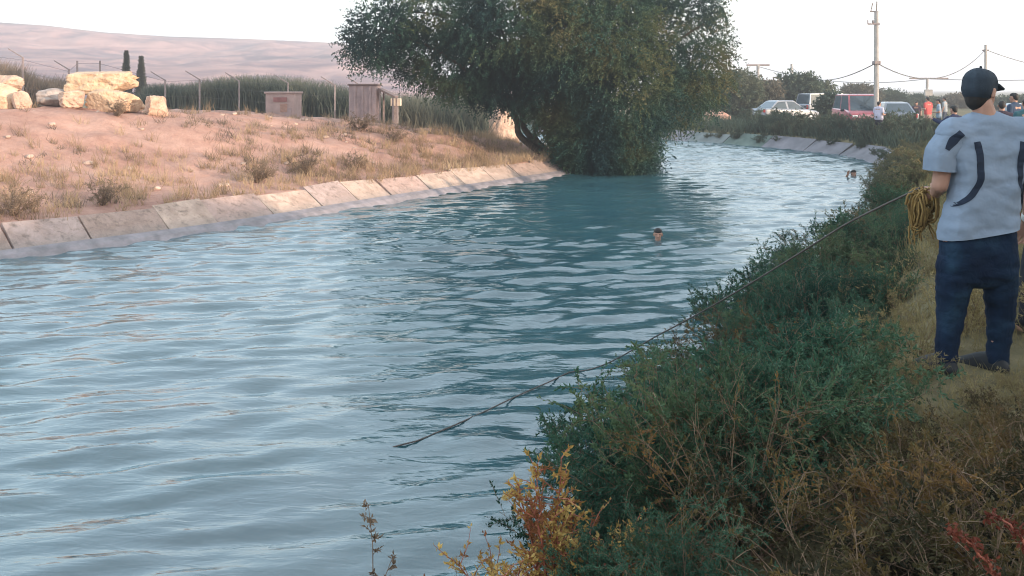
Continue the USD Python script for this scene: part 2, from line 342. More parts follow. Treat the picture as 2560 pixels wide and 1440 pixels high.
J = []
r_ = np.random.default_rng(15)
for s_ in np.arange(sL0, sL1, .11):
    if r_.uniform() < np.clip(noise(np.array([[s_ * .8, 0.5, 0.2]]))[0] * 2.2 - .75, 0, 1):
        A_ = np.array(Lline.interpolate(s_).coords[0]); B_ = np.array(Lline.interpolate(s_ + .2).coords[0]); t_ = (B_ - A_) / np.linalg.norm(B_ - A_); J.append(A_ + np.array([-t_[1], t_[0]]) * r_.uniform(.72, .98))
J = np.repeat(np.array(J), 16, 0) + r_.normal(0, .07, (len(J) * 16, 2)); Jz = np.maximum(ground(J[:, 0], J[:, 1])[0], WATER_Z + .45)
tag(obj('slab_edge_grass', blades(np.c_[J, Jz], np.c_[r_.normal(.12, .4, (len(J), 1)), r_.normal(-.1, .4, (len(J), 1)), np.ones(len(J))], r_.uniform(.15, .4, len(J)), .013, r_), M['straw']), 'dry grass hanging over the upper edge of the sunlit slabs', 'grass', kind='stuff')

# ------------------------------------------------------------------ hills
def hill_mesh():
    # ridge line from the photo: azimuth by pixel, height by pixel, at several hundred metres
    xs = np.array([-1500, -900, -500, -200, 0, 120, 260, 420, 620, 850, 1000, 1090, 1200, 1350, 1500, 1700]); ys = np.array([60, 48, 45, 55, 60, 68, 84, 94, 100, 110, 145, 182, 200, 212, 222, 232])
    cols = np.linspace(-1500, 1700, 420); top = np.interp(cols, xs, ys)
    rows = np.linspace(0, 1, 70); P = []
    for c, tp in zip(cols, top):
        th = math.atan2(c - 1280, F); dirv = np.array([math.sin(th), math.cos(th)])
        R1 = 640.0; hz = CAM_Z + (HORIZON - tp) / F * R1 * math.cos(th)
        for r in rows:
            R = 270 + (R1 - 270) * r if r < 0.93 else R1 + (r - 0.93) * 2500
            hgt = hz * (r / 0.93) ** 1.15 if r < 0.93 else hz * (1 - ((r - .93) / .07) ** 1.5 * 0.8)
            P.append((dirv[0] * R, dirv[1] * R, hgt))
    P = np.array(P).reshape(len(cols), len(rows), 3)
    n = fbm(P * np.array([.012, .012, 0.02]), 5, 9) - .5; g = fbm(P * np.array([.035, .02, .03]), 4, 2) - .5
    amp = np.clip(P[..., 2], 0, 30) * smooth(1.0, 0.75, rows)[None]
    P[..., 2] += n * amp * 0.7 * smooth(0.93, .6, rows)[None] + g * amp * 0.55 * smooth(0.95, .7, rows)[None] - 0.6
    k = len(rows); a, b = np.meshgrid(np.arange(len(cols) - 1), np.arange(k - 1), indexing='ij'); q = (a * k + b).ravel()
    return P.reshape(-1, 3), np.stack([q, q + k, q + k + 1, q + 1], 1)
M['hill'] = usdkit.material(stage, lk('hill'), {
    'g': ('geometry', {}), 'm': ('mapping', {'scale': (.022, .022, .13)}), 'n': ('noise_texture', {'scale': 1.0, 'detail': 7.0, 'roughness': .62, 'distortion': 1.0}),
    'r': ('rgb_ramp', {'ramp': [(0.36, (.075, .042, .055)), (0.46, (.15, .08, .085)), (0.54, (.26, .14, .125)), (0.66, (.35, .205, .18))]}), 'p': ('principled_bsdf', {'roughness': 1.0, 'specular_ior_level': 0.05})},
    [('g.position', 'm.vector'), ('m.vector', 'n.vector'), ('n.fac', 'r.fac'), ('r.color', 'p.base_color')], surface='p.BSDF')
tag(obj('hills', hill_mesh(), M['hill'], smooth=True), kind='structure')

# ------------------------------------------------------------------ the big tree
def leafy(lobes, rng, leaf=(.10, .045), per=9, sprig=0.5, thr=0.40, nscale=0.8, droop=0.5):
    """sprigs of leaves inside ellipsoid lobes, thinned by noise so that clumps and gaps appear"""
    PP, DD_, LL = [], [], []
    for (c, r, n) in lobes:
        c, r = np.array(c, float), np.array(r, float)
        u = unit(rng.normal(size=(n, 3))) * (rng.uniform(0.25, 1, (n, 1)) ** 0.45)
        p = c + u * r
        p = p[fbm(p * nscale, 3, 21) > thr]
        out = unit((p - c) / r ** 1.0)
        d = unit(out * 0.8 + rng.normal(size=p.shape) * 0.45 - np.array([0, 0, droop]) * rng.uniform(0.2, 1.2, (len(p), 1)))
        ln_ = sprig * rng.uniform(0.5, 1.3, len(p))
        tt = np.linspace(0.08, 1, per)
        q = p[:, None] + d[:, None] * (tt[None, :, None] * ln_[:, None, None]) - np.array([0, 0, 1]) * (tt ** 2)[None, :, None] * ln_[:, None, None] * droop * 0.5
        dd = unit(d[:, None] * 0.6 + rng.normal(size=q.shape) * 0.6)
        PP.append(q.reshape(-1, 3)); DD_.append(dd.reshape(-1, 3))
    P, D = np.vstack(PP), np.vstack(DD_); s = rng.uniform(0.7, 1.3, len(P))
    return leaf_quads(P, D, leaf[0] * s, leaf[1] * s, rng)

rng = np.random.default_rng(12)
TB = np.array([1.0, 33.6, 0.0]); TB[2] = gz(TB[0], TB[1]) - 0.1
def Tp(px, py, dy=0.0): return at(px, py, 33.6 + dy)
big = thing('spreading_tree', 'large spreading green tree on the left bank overhanging the canal bend', 'tree', (0, 0, 0))
def limb(ps, r0, r1, wob=0.12):
    ps = np.array(ps, float); t = np.linspace(0, 1, len(ps)); tt = np.linspace(0, 1, len(ps) * 5)
    from scipy.interpolate import PchipInterpolator
    p = np.stack([PchipInterpolator(t, ps[:, k])(tt) for k in range(3)], 1)
    p[1:-1] += (fbm(p[1:-1, :] * 1.3, 2, 8) - 0.5)[:, None] * wob * np.array([1, .6, .4])
    return tube(p, r0 + (r1 - r0) * tt ** 0.8, 7)
base = TB
trunk = [limb([base + [.55, .1, 0], Tp(1338, 335, .2), Tp(1352, 300, .2), Tp(1330, 262, .3), Tp(1340, 180, .5)], .12, .05), limb([base + [.25, 0, 0], Tp(1296, 330), Tp(1288, 295), Tp(1268, 262), Tp(1215, 215, -.5), Tp(1080, 120, -1.2), Tp(960, 80, -1.6)], .15, .03),
         limb([base + [.35, .15, 0], Tp(1310, 315, .3), Tp(1302, 285, .3), Tp(1290, 250, .5), Tp(1270, 120, .8), Tp(1220, 0, .8), Tp(1180, -120, .5)], .14, .04),
         limb([base + [1.0, .3, -.1], Tp(1375, 330, .2), Tp(1400, 260, 0), Tp(1450, 120, -.2), Tp(1480, -40, 0), Tp(1470, -180, 0)], .28, .05),
         limb([base + [1.1, 0, -.1], Tp(1400, 335, -.3), Tp(1460, 270, -.5), Tp(1560, 190, -1.0), Tp(1680, 110, -1.2), Tp(1760, 60, -1.2)], .22, .03),
         limb([Tp(1400, 260, 0), Tp(1500, 150, 1), Tp(1600, 20, 1.5), Tp(1640, -80, 1.5)], .14, .03),
         limb([base + [1.2, -.1, -.2], Tp(1430, 365, -.4), Tp(1500, 380, -.9), Tp(1580, 410, -1.3)], .14, .02),
         limb([Tp(1288, 250), Tp(1180, 215, -.8), Tp(1090, 205, -1)], .08, .015), limb([Tp(1270, 120, .8), Tp(1130, 40, .2), Tp(1000, 30, 0)], .10, .02)]
obj('trunk', cat(trunk), M['bark'], big, smooth=True)
def lobe(px, py, wpx, hpx, dy, depth, n):
    Y = 33.6 + dy; c = at(px, py, Y); return (c, (wpx / F * Y, depth, hpx / F * Y), n)
lobes = [lobe(1450, -60, 270, 150, 0, 4.0, 2600), lobe(1300, 60, 210, 130, -1.2, 3.0, 2000), lobe(1480, 100, 190, 150, -1.5, 3.2, 2400), lobe(1560, 220, 130, 150, -1.5, 2.4, 1900),
         lobe(1100, 30, 160, 80, -1.0, 2.2, 1000), lobe(960, 70, 95, 60, -1.6, 1.4, 420), lobe(940, 120, 80, 42, -1.4, 1.2, 300), lobe(1060, 125, 120, 55, -1.0, 1.6, 620), lobe(1170, 165, 120, 70, -.6, 1.8, 800),
         lobe(1260, 215, 90, 52, -.5, 1.5, 520), lobe(1390, 225, 100, 85, -.8, 1.8, 900), lobe(1700, 90, 100, 110, -.8, 2.0, 620), lobe(1740, 190, 85, 85, -.4, 1.8, 380), lobe(1690, 250, 80, 70, -.2, 1.6, 330),
         lobe(1510, 370, 115, 75, -1.5, 1.4, 1300), lobe(1580, 330, 75, 100, -1.6, 1.2, 900), lobe(1440, 320, 75, 60, -1.0, 1.2, 600), lobe(1720, 0, 90, 70, 0, 2.0, 400), lobe(1080, -60, 140, 80, .3, 2.4, 700),
         lobe(1300, -170, 230, 90, 1, 3.4, 1200), lobe(1560, 405, 80, 32, -1.7, .8, 420), lobe(1160, 225, 60, 25, -.8, .8, 110), lobe(1400, 40, 240, 200, 2.2, 2.5, 1500), lobe(1330, 190, 110, 80, .3, 1.6, 700), lobe(1110, 175, 110, 40, -.8, 1.2, 420), lobe(1220, 130, 120, 80, .4, 1.6, 700), lobe(1440, 400, 60, 30, -1.2, .9, 260), lobe(1760, 120, 70, 100, .4, 1.6, 420)]
obj('crown', leafy([(c_, r_, int(n_ * 1.35)) for c_, r_, n_ in lobes], rng, (.105, .048), 12, .55, .365, .75), M['tree_leaf'], big)

# ------------------------------------------------------------------ smaller plants: one maker
def shrub_parts(seed, height, spread, stems, twigs, per, leaf, up=0.55, droop=0.15, stem_r=0.008, twig_len=0.3, cone=False, tleaf=(0.1, 1)):
    r = np.random.default_rng(seed); wood, LP, LD = [], [], []
    for k in range(stems):
        a = r.uniform(0, 2 * np.pi); sp = spread * math.sqrt(r.uniform(0.02, 1)); h = height * r.uniform(0.65, 1.0) * (1 - 0.35 * (sp / spread) ** 2)
        if cone: sp *= 0.45; h = height * r.uniform(.35, .9)
        if cone and k == 0: sp, h = 0.03 * spread, height
        t = np.linspace(0, 1, 6)
        ps = np.stack([math.cos(a) * sp * t ** (1.0 if not cone else 0.7), math.sin(a) * sp * t ** (1.0 if not cone else .7), h * (t * (1 + droop) - droop * t ** 3)], 1) + np.cumsum(r.normal(0, 0.02 * height, (6, 3)), 0) * t[:, None]
        wood.append(tube(ps, stem_r * (1 - .75 * t), 4))
        n = max(2, twigs // stems)
        tb = np.sort(r.uniform(0.15, 1.0, n)); i = np.minimum((tb * 5).astype(int), 4); fr = tb * 5 - i
        p0 = ps[i] * (1 - fr)[:, None] + ps[i + 1] * fr[:, None]
        axis_ = unit(ps[i + 1] - ps[i]); dirs = unit(axis_ * up + r.normal(size=(n, 3)) * 0.65 + [0, 0, .15])
        L = twig_len * r.uniform(0.4, 1.1, n) * (1 - 0.5 * tb if cone else 1)
        for j in range(n):
            e = p0[j] + dirs[j] * L[j]; m = (p0[j] + e) / 2 + r.normal(0, .03, 3) * L[j]; e = e - np.array([0, 0, droop * L[j]])
            wood.append(tube([p0[j], m, e], [stem_r * .4, stem_r * .3, stem_r * .15], 3, False))
            tt = r.uniform(*tleaf, per)[:, None]; q = (1 - tt) ** 2 * p0[j] + 2 * tt * (1 - tt) * m + tt ** 2 * e
            LP.append(q); LD.append(dirs[j] * 0.7 + r.normal(size=(per, 3)) * 0.6)
    P, D = np.vstack(LP), np.vstack(LD); s = r.uniform(.6, 1.3, len(P))
    return cat(wood), leaf_quads(P, D, leaf[0] * s, leaf[1] * s, r)

def shrub(name, label, catg, loc, rz, group, mats, s=None, **kw):
    t = thing(name, label, catg, loc, rz, group, s)
    w, l = shrub_parts(**kw); obj('stems', w, mats[0], t); obj('foliage', l, mats[1], t)
    return t

def scatter(protos, spots, label, group, seed, smin=.8, smax=1.2, sink=0.05):
    """protos: list of keyword dicts; spots: (x, y) or (x, y, scale)"""
    r = np.random.default_rng(seed); made = {}
    for i, sp in enumerate(spots):
        x, y = sp[:2]; s = (sp[2] if len(sp) > 2 else 1) * r.uniform(smin, smax); k = i % len(protos); rz = r.uniform(0, 6.28)
        loc = (x, y, gz(x, y) - sink)
        lab = label[i] if isinstance(label, list) else label
        sc = (s * r.uniform(.9, 1.1), s * r.uniform(.9, 1.1), s)
        k = id(protos[k])
        if k not in made:
            kw = dict(protos[i % len(protos)]); nm = kw.pop('name'); ct = kw.pop('cat'); mats = kw.pop('mats')
            made[k] = shrub(nm, lab, ct, loc, rz, group, mats, sc, **kw)
        else:
            dup(made[k], loc, rz, sc, lab, group)

# green shrubs on the right bank slope
gp = [dict(name='green_shrub', cat='shrub', mats=(M['twig'], M['green_leaf']), seed=s, height=.85, spread=.62, stems=24, twigs=560, per=26, leaf=(.025, .0095), twig_len=.22, stem_r=.004) for s in (1, 2, 3)]
gp[1]['mats'] = (M['twig'], leafmat('olive_green_leaf', [(0.0, (.03, .065, .035)), (0.45, (.07, .115, .055)), (0.8, (.12, .145, .065)), (1.0, (.19, .165, .08))], 1.4, .3)); gp[2]['leaf'] = (.036, .013); gp[2]['per'] = 20
gp.append(dict(gp[0], seed=4, twigs=420, per=13, mats=(M['twig'], M['brown_leaf']), twig_len=.26)); gp = [gp[0], gp[2], gp[1], gp[0], gp[2], gp[1], gp[3]]
def on_slope(y, d):
    s = Rline.project(shapely.Point(*[np.interp(y, RC[:, 1], RC[:, k]) for k in (0, 1)])); A = np.array(Rline.interpolate(s).coords[0]); B = np.array(Rline.interpolate(s + .3).coords[0]); t = (B - A) / np.linalg.norm(B - A)
    return A + np.array([t[1], -t[0]]) * d
rr = np.random.default_rng(7); spots = []
for y in np.arange(4.9, 15.0, 0.60):
    for d in ((-0.55, 0.05, 0.65, 1.25) if 6.3 < y < 12 else (-.1, .6, 1.25) if y > 6 else (.8, 1.4)):
        p = on_slope(y + rr.uniform(-.25, .25), d + rr.uniform(-.18, .18))
        spots.append((p[0], p[1], 1.15 if d < .3 and y < 9.5 else (0.95 if d < 1 else .72)))
for x, y, q in ((.95, 3.9, .8), (1.1, 4.2, .8), (1.25, 4.0, .8), (1.0, 3.5, .75), (1.3, 3.4, .7), (.8, 3.1, .7), (1.05, 3.0, .65), (1.5, 3.8, .7), (.75, 4.0, .9), (1.15, 3.7, .8), (.72, 3.5, .8), (.95, 3.3, .7), (1.5, 4.3, .8), (1.9, 4.8, .75), (1.3, 4.6, .9)): spots.append((x, y, q))
edge = lambda y: np.interp(y, [2.6, 3.0, 3.6, 4.3, 4.9, 5.0], [.22, .27, .33, .40, .46, 9])
for y in np.arange(2.75, 4.9, .36):
    for k_ in np.arange(.10, .50, .08):
        q = y + rr.uniform(-.12, .12); spots.append((k_ * q + rr.uniform(-.08, .08), q, np.clip((CAM_Z - (900 if k_ > .3 else 1040) / F * q - gz(k_ * q, q)) / .85, .35, .85)))
spots = [q for q in spots if q[0] / q[1] < edge(q[1]) and not (q[1] < 4.0 and q[0] / q[1] < .09)]
scatter(gp, spots, 'feathery shrub in the green thicket on the right bank slope', 'green shrubs on the right bank slope', 8)
spots = []
for y in np.arange(15, 36, 1.25):
    for d in (0.5, 1.2):
        p = on_slope(y + rr.uniform(-.4, .4), d + rr.uniform(-.3, .3)); spots.append((p[0], p[1], rr.uniform(.6, .95)))
M['weed_leaf'] = leafmat('weed_leaf', [(0.0, (.06, .075, .045)), (0.4, (.12, .12, .06)), (0.8, (.24, .19, .085)), (1.0, (.34, .26, .12))], .6, .3)
gp2 = [dict(name='bank_weed', cat='weed', mats=(M['twig'], M['weed_leaf']), seed=s, height=.7, spread=.6, stems=16, twigs=200, per=16, leaf=(.05, .016), twig_len=.25, stem_r=.007) for s in (11, 12)]
scatter(gp2, spots, 'khaki green weed clump along the right bank beyond the green thicket', 'weeds along the right bank', 9)

spots = []
for y in np.arange(4.9, 30, .62):
    for d in (1.9, 2.5, 3.1):
        p = on_slope(y + rr.uniform(-.3, .3), d + rr.uniform(-.3, .3))
        if abs(p[0] - 2.75) < .55 and abs(p[1] - 5.2) < .75: continue
        if rr.uniform() < (.9 if y < 14 else .6): spots.append((p[0], p[1], rr.uniform(.5, .9)))
for q in range(34):
    p = np.array([rr.uniform(1.9, 4.0), rr.uniform(4.75, 9.5)])
    if np.hypot(p[0] - 2.75, p[1] - 5.15) > .42: spots.append((p[0], p[1], rr.uniform(.35, .75) * (.6 if p[1] < 5.6 else 1)))
for q in range(46):
    p = np.array([rr.uniform(1.55, 3.3), rr.uniform(4.0, 5.15)])
    if np.hypot(p[0] - 2.75, (p[1] - 5.2) * 1.3) > .36: spots.append((p[0], p[1], rr.uniform(.2, .38)))
wp = [dict(name='dry_weed', cat='weed', mats=(M['twig'], M['khaki']), seed=s, height=.6, spread=.4, stems=26, twigs=150, per=9, leaf=(.045, .009), twig_len=.2, stem_r=.003, up=.9) for s in (15, 16)]
scatter(wp, spots, 'straw coloured dry weed on the verge between the green thicket and the path', 'dry weeds on the verge', 19)
spots = []
for q in range(70):
    s_ = rr.uniform(Rline.project(shapely.Point(13.5, 33)), Rline.project(shapely.Point(4, 58))); A_ = np.array(Rline.interpolate(s_).coords[0]); B_ = np.array(Rline.interpolate(s_ + .3).coords[0]); t_ = unit(B_ - A_); p = A_ + np.array([t_[1], -t_[0]]) * (rr.uniform(.3, .8) if q % 3 == 0 else rr.uniform(1, 4.5)); spots.append((p[0], p[1], rr.uniform(.8, 1.5) if q % 3 else rr.uniform(.4, .7)))
for px_ in (1890, 1925, 1960, 1990, 2030, 2070, 2110, 2150, 2185, 2225, 2260):
    c_ = at(px_, 300, 51 if px_ < 2060 else 44.2); spots.append((c_[0], c_[1], rr.uniform(.9, 1.25)))
fp = [dict(name='bank_weed', cat='weed', mats=(M['twig'], M['far_leaf']), seed=s, height=.75, spread=.7, stems=14, twigs=150, per=13, leaf=(.085, .03), twig_len=.3, stem_r=.008) for s in (17, 18)]
scatter(fp, spots, 'grey green weed growing over the slabs and grass of the far bank', 'weeds on the far bank', 20)

# brown shrubs in the right foreground
bp = [dict(name='brown_shrub', cat='shrub', mats=(M['twig'], M['brown_leaf']), seed=s, height=.62, spread=.55, stems=24, twigs=420, per=20, leaf=(.020, .0085), twig_len=.2, stem_r=.0045) for s in (21, 22, 23)]
spots = []
for y in np.arange(2.3, 4.75, 0.33):
    for x in np.arange(0.5, 3.2, 0.38):
        xx, yy = x + rr.uniform(-.14, .14), y + rr.uniform(-.14, .14); k_ = xx / yy
        if k_ > 0.68 or k_ < edge(yy) + (.17 if yy < 3.3 else .09): continue
        hgt = np.clip(CAM_Z - 745 / F * yy - gz(xx, yy), .16, .62) * rr.uniform(.8, 1.0); spots.append((xx, yy, hgt / .62))
scatter(bp, spots, 'low brown and rust dry shrub in the right foreground', 'brown shrubs in the right foreground', 10, .95, 1.1)

# golden flowering plant and thin stalks at the bottom
p = (0.14, 3.2); g0 = gz(*p)
t = shrub('flowering_plant', 'tall golden orange plant with a bare red tip rising at the bottom centre', 'plant', (p[0], p[1], g0), 0.3, None, (M['redstem'], M['gold_leaf']), None,
          seed=31, height=0.34 - g0, spread=.25, stems=13, twigs=190, per=15, leaf=(.024, .010), twig_len=.22, stem_r=.0065, cone=True)
for i, (px, py, lab) in enumerate([(1530, 1390, 'low golden plant right of the tall golden plant at the bottom'), (1260, 1425, 'short golden plant left of the tall golden plant, cut by the bottom edge')]):
    c = at(px, py, 3.1); g0 = gz(c[0], c[1])
    shrub('flowering_plant', lab, 'plant', (c[0], c[1], g0), i, None, (M['redstem'], M['gold_leaf']), None, seed=33 + i, height=c[2] - g0, spread=.30, stems=12, twigs=130, per=14, leaf=(.022, .010), twig_len=.2, stem_r=.005)
c = at(955, 1290, 3.3); g0 = gz(c[0], c[1])
shrub('seed_stalk', 'thin pinkish seed stalk standing in front of the water at the bottom left of centre', 'plant', (c[0], c[1], g0), 0, None, (M['twig'], M['dry_leaf']), None,
      seed=41, height=c[2] - g0, spread=.10, stems=5, twigs=80, per=8, leaf=(.022, .010), twig_len=.085, stem_r=.004, cone=True)
c = at(1140, 1370, 3.3); g0 = gz(c[0], c[1])
shrub('seed_stalk', 'faint thin stalk between the pinkish stalk and the golden plant', 'plant', (c[0], c[1], g0), 0, None, (M['twig'], M['dry_leaf']), None,
      seed=42, height=c[2] - g0, spread=.12, stems=4, twigs=16, per=5, leaf=(.012, .006), twig_len=.08, stem_r=.002, cone=True)
for i, (px, py, lab) in enumerate([(2370, 1330, 'red flowered dry stalk arching in the bottom right corner'), (2470, 1290, 'second red dry stalk, nearest the bottom right corner')]):
    c = at(px, py, 2.15); e = at(px + 130, py + 125, 2.1); r = np.random.default_rng(50 + i)
    tt = np.linspace(0, 1, 12)[:, None]; ps = e * (1 - tt) + c * tt + np.array([0, 0, .03]) * np.sin(tt * 3.14) + r.normal(0, .004, (12, 3))
    root = np.array([e[0] + .08, e[1], gz(e[0] + .08, e[1])]); ps = np.vstack([root, (root + e) / 2 + [.02, 0, .02], ps])
    t = thing('red_stalk', lab, 'plant', (0, 0, 0)); obj('stem', tube(ps, np.linspace(.005, .002, len(ps)), 5), M['redstem'], t, smooth=True)
    q = np.repeat(ps[2:], 10, 0) + r.normal(0, .008, (120, 3)); obj('blossom', leaf_quads(q, r.normal(size=(120, 3)), .016, .009, r), M.setdefault('blossom', leafmat('blossom', [(0, (.10, .022, .012)), (.65, (.17, .045, .025)), (1, (.42, .25, .19))], 3)), t)

# ------------------------------------------------------------------ grass (uncountable)
def grass(name, label, mat, pts, L, W, rng, lean=.35):
    z, left, d = ground(pts[:, 0], pts[:, 1]); P = np.c_[pts, z - .03]
    D = np.c_[rng.normal(0, lean, (len(P), 2)), np.ones(len(P))]
    return tag(obj(name, blades(P, D, L, W, rng), mat), label, 'grass', kind='stuff')
rng = np.random.default_rng(77)
def clumps(n, xr, yr, per, spread, f):
    c = np.c_[rng.uniform(*xr, n), rng.uniform(*yr, n)]; z, left, d = ground(c[:, 0], c[:, 1]); k = rng.uniform(size=n) < f(c, left, d); c = c[k]
    size = np.repeat(rng.uniform(.5, 1.2, len(c)), per); p = np.repeat(c, per, 0) + rng.normal(0, spread, (len(c) * per, 2)) * size[:, None]; return p, size
def low(c, left, d): return left * (d > .92) * np.clip(fbm(np.c_[c * .40, 0 * d], 3, 31) * 3.4 - 1.0, 0, 1) * np.clip(1.6 - d / 4.2, .05, 1)
pts, sz = clumps(9000, (-24, 4), (9, 40), 22, .09, low)
grass('bank_grass', 'dry straw coloured grass tufts on the left bank above the concrete slabs', M['straw'], pts, rng.uniform(.18, .5, len(pts)) * sz, .013, rng, .42)
def mid_(c, left, d): return left * (d > 1.6) * np.clip(fbm(np.c_[c * .33, 0 * d + 4], 3, 57) * 4.2 - 1.75, 0, 1) * np.clip(1.5 - d / 6.5, .04, 1)
pts, sz = clumps(6500, (-24, 4), (9, 40), 20, .10, mid_)
grass('bank_scrub', 'grey brown low scrub in patches across the left bank', M['dry_leaf'], pts, rng.uniform(.12, .38, len(pts)) * sz, .016, rng, .6)
n = 260000; pts = np.c_[rng.uniform(0, 24, n), 4.2 + 36 * rng.uniform(size=n) ** 1.5]
z, left, d = ground(pts[:, 0], pts[:, 1]); P3 = np.c_[pts, 0 * d]
track = np.clip(np.abs(d - 4.6) - 1.1, 0.05, 1)
dens = np.clip((fbm(P3 * .6, 3, 37) - .30) * 4, .1, 1) * (d > 1.3) * (d < 9) * ~left * np.where((d < 2.9) | (pts[:, 1] < 13), 1.0, .6)
keep = rng.uniform(size=n) < dens; pts = pts[keep]
grass('verge_grass', 'khaki dry grass on the right bank beside the path', M['khaki'], pts, rng.uniform(.08, .34, len(pts)) * np.where(np.hypot(pts[:, 0] - 2.75, pts[:, 1] - 4.6) < 1.0, .4, 1), np.clip(pts[:, 1] * .0007, .004, .02), rng)
n = 60000; pts = np.c_[rng.uniform(-5, 26, n), rng.uniform(36, 66, n)]
z, left, d = ground(pts[:, 0], pts[:, 1])
keep = (d > .9) & (d < 5.5) & ~left & (rng.uniform(size=n) < np.clip(1.5 - d / 4, .15, 1)); pts = pts[keep]
grass('far_bank_grass', 'grey green grass above the slabs on the far bank', M['far_leaf'], pts, rng.uniform(.3, .85, len(pts)), .05, rng)
# reeds behind the left bank
n = 34000; px = rng.uniform(330, 1215, n); Yr = rng.uniform(48, 54, n); X = (px - 1280) / F * Yr
topy = np.interp(px, [330, 380, 480, 540, 620, 700, 760, 820, 880, 960, 1060, 1215], [250, 205, 205, 188, 182, 185, 190, 200, 215, 225, 232, 246])
zt = CAM_Z - (topy - HORIZON) / F * Yr; P = np.c_[X, Yr, ground(X, Yr)[0]]
Lr = (zt - P[:, 2]) * rng.uniform(.55, 1.02, n)
tag(obj('reed_bed', blades(P, np.c_[rng.normal(0, .10, (n, 2)), np.ones(n)], Lr, .07, rng), M['reed_leaf']), 'dense green reed bed behind the left bank below the pink hill', 'reeds', kind='stuff')
n = 9000; px = rng.uniform(-60, 190, n); Yr = rng.uniform(46, 52, n); X = (px - 1280) / F * Yr
topy = np.interp(px, [-60, 40, 100, 150, 190], [135, 155, 195, 188, 200]) + rng.normal(0, 6, n)
zt = CAM_Z - (topy - HORIZON) / F * Yr; P = np.c_[X, Yr, ground(X, Yr)[0]]
tag(obj('tall_grass', blades(P, np.c_[rng.normal(0, .12, (n, 2)), np.ones(n)], (zt - P[:, 2]) * rng.uniform(.6, 1, n), .06, rng), M['dry_leaf']), 'tall brown dry grass behind the rocks at far left', 'grass', kind='stuff')

# single dry bushes on the left bank
dp = [dict(name='dry_bush', cat='bush', mats=(M['twig'], M['dry_leaf']), seed=s, height=.75, spread=.6, stems=16, twigs=150, per=11, leaf=(.06, .014), twig_len=.26, stem_r=.008) for s in (61, 62)]
spots, labs = [], []
for px, py, Y, s, lab in [(30, 545, 17.2, 1.0, 'dark dry bush on the left bank at the left edge above the slabs'), (255, 500, 18.6, .85, 'grey dry bush above the slabs, right of the dark bush at the left edge'),
                          (640, 470, 22.5, .9, 'dry bush above the middle of the sunlit slabs'), (760, 455, 24.0, 1.0, 'greyish dry bush above the slabs, just left of the palest slabs'), (880, 430, 25.5, .85, 'small dry bush near the right end of the sunlit slabs'),
                          (900, 345, 31.5, 1.0, 'dark dry bush on the brow of the left bank left of the tree shadow'), (985, 370, 30.5, .9, 'dry bush on the brow between the dark bush and the tree'), (292, 315, 25.5, .8, 'small dark bush below the yellow boulders')]:
    c = at(px, py, Y); spots.append((c[0], c[1], s)); labs.append(lab)
scatter(dp, spots, labs, None, 12, .95, 1.1)

# ------------------------------------------------------------------ boulders on the mound
def boulder(seed, size, blocky=0.5, sub=4):
    m = trimesh.creation.icosphere(sub); v = np.array(m.vertices)
    b = v / np.abs(v).max(1, keepdims=True); v = v * (1 - blocky) + b * blocky * 0.85
    n = fbm(v * 1.6 + seed * 7.1, 3, seed) - .5; n2 = fbm(v * 4.5 + seed, 4, seed + 3) - .5; n2 = np.where(n2 < -.04, n2 * 2.2, n2); r = np.random.default_rng(seed)
    v = v * (1 + 0.42 * n + 0.19 * n2)[:, None]
    for _ in range(5):   # flat broken faces
        d = unit(r.normal(size=3)); h = v @ d; lim = np.quantile(h, .88); v = v - np.maximum(h - lim, 0)[:, None] * d * .9
    v = v * np.array(size) / 2 / np.abs(v).max(0); return v, np.array(m.faces)
for i, (x0, x1, y0, y1, Y, blk, mat, lab, rz) in enumerate([
        (-70, 50, 205, 285, 26.3, .3, 'rock_yellow', 'large yellow boulder in the pile at the left edge of the photo', .2), (30, 78, 225, 272, 26.0, .4, 'rock_pink', 'small pale boulder leaning on the right side of the left edge pile', .5),
        (-20, 55, 186, 232, 27.3, .3, 'rock_pink', 'rough pinkish boulder on top of the pile at the left edge', .9), (98, 182, 220, 274, 27.2, .3, 'rock_grey', 'grey rounded boulder between the left edge pile and the yellow block', .1),
        (150, 214, 222, 275, 26.6, .45, 'rock_pink', 'pitted pinkish boulder touching the grey boulder', .6), (176, 340, 176, 238, 27.6, .85, 'rock_yellow', 'long squared yellow block lying on top of the boulders', 0.08),
        (214, 366, 222, 279, 26.9, .5, 'rock_yellow', 'broad orange yellow boulder carrying the long squared block', .3), (364, 420, 238, 283, 26.6, .9, 'rock_pink', 'cut pale cube shaped stone at the right end of the boulders', .75)]):
    c = at((x0 + x1) / 2, (y0 + y1) / 2, Y); w, h = (x1 - x0) / F * Y, (y1 - y0) / F * Y
    g0 = gz(c[0], c[1]); zb = c[2] - h / 2
    if zb > g0 - .05 and i not in (2, 5): h += zb - g0 + .08; c[2] -= (zb - g0 + .08) / 2
    t = obj('boulder', tuple([boulder(100 + i, (w, min(w, 1.1) if i != 7 else w, h), blk)][0]), M[mat], smooth=40)
    x = UsdGeom.Xformable(t); x.AddTranslateOp().Set(Gf.Vec3d(*c)); x.AddRotateZOp().Set(math.degrees(rz) if i not in (5, 6) else 3); tag(t, lab, 'boulder', 'boulders on the left mound')
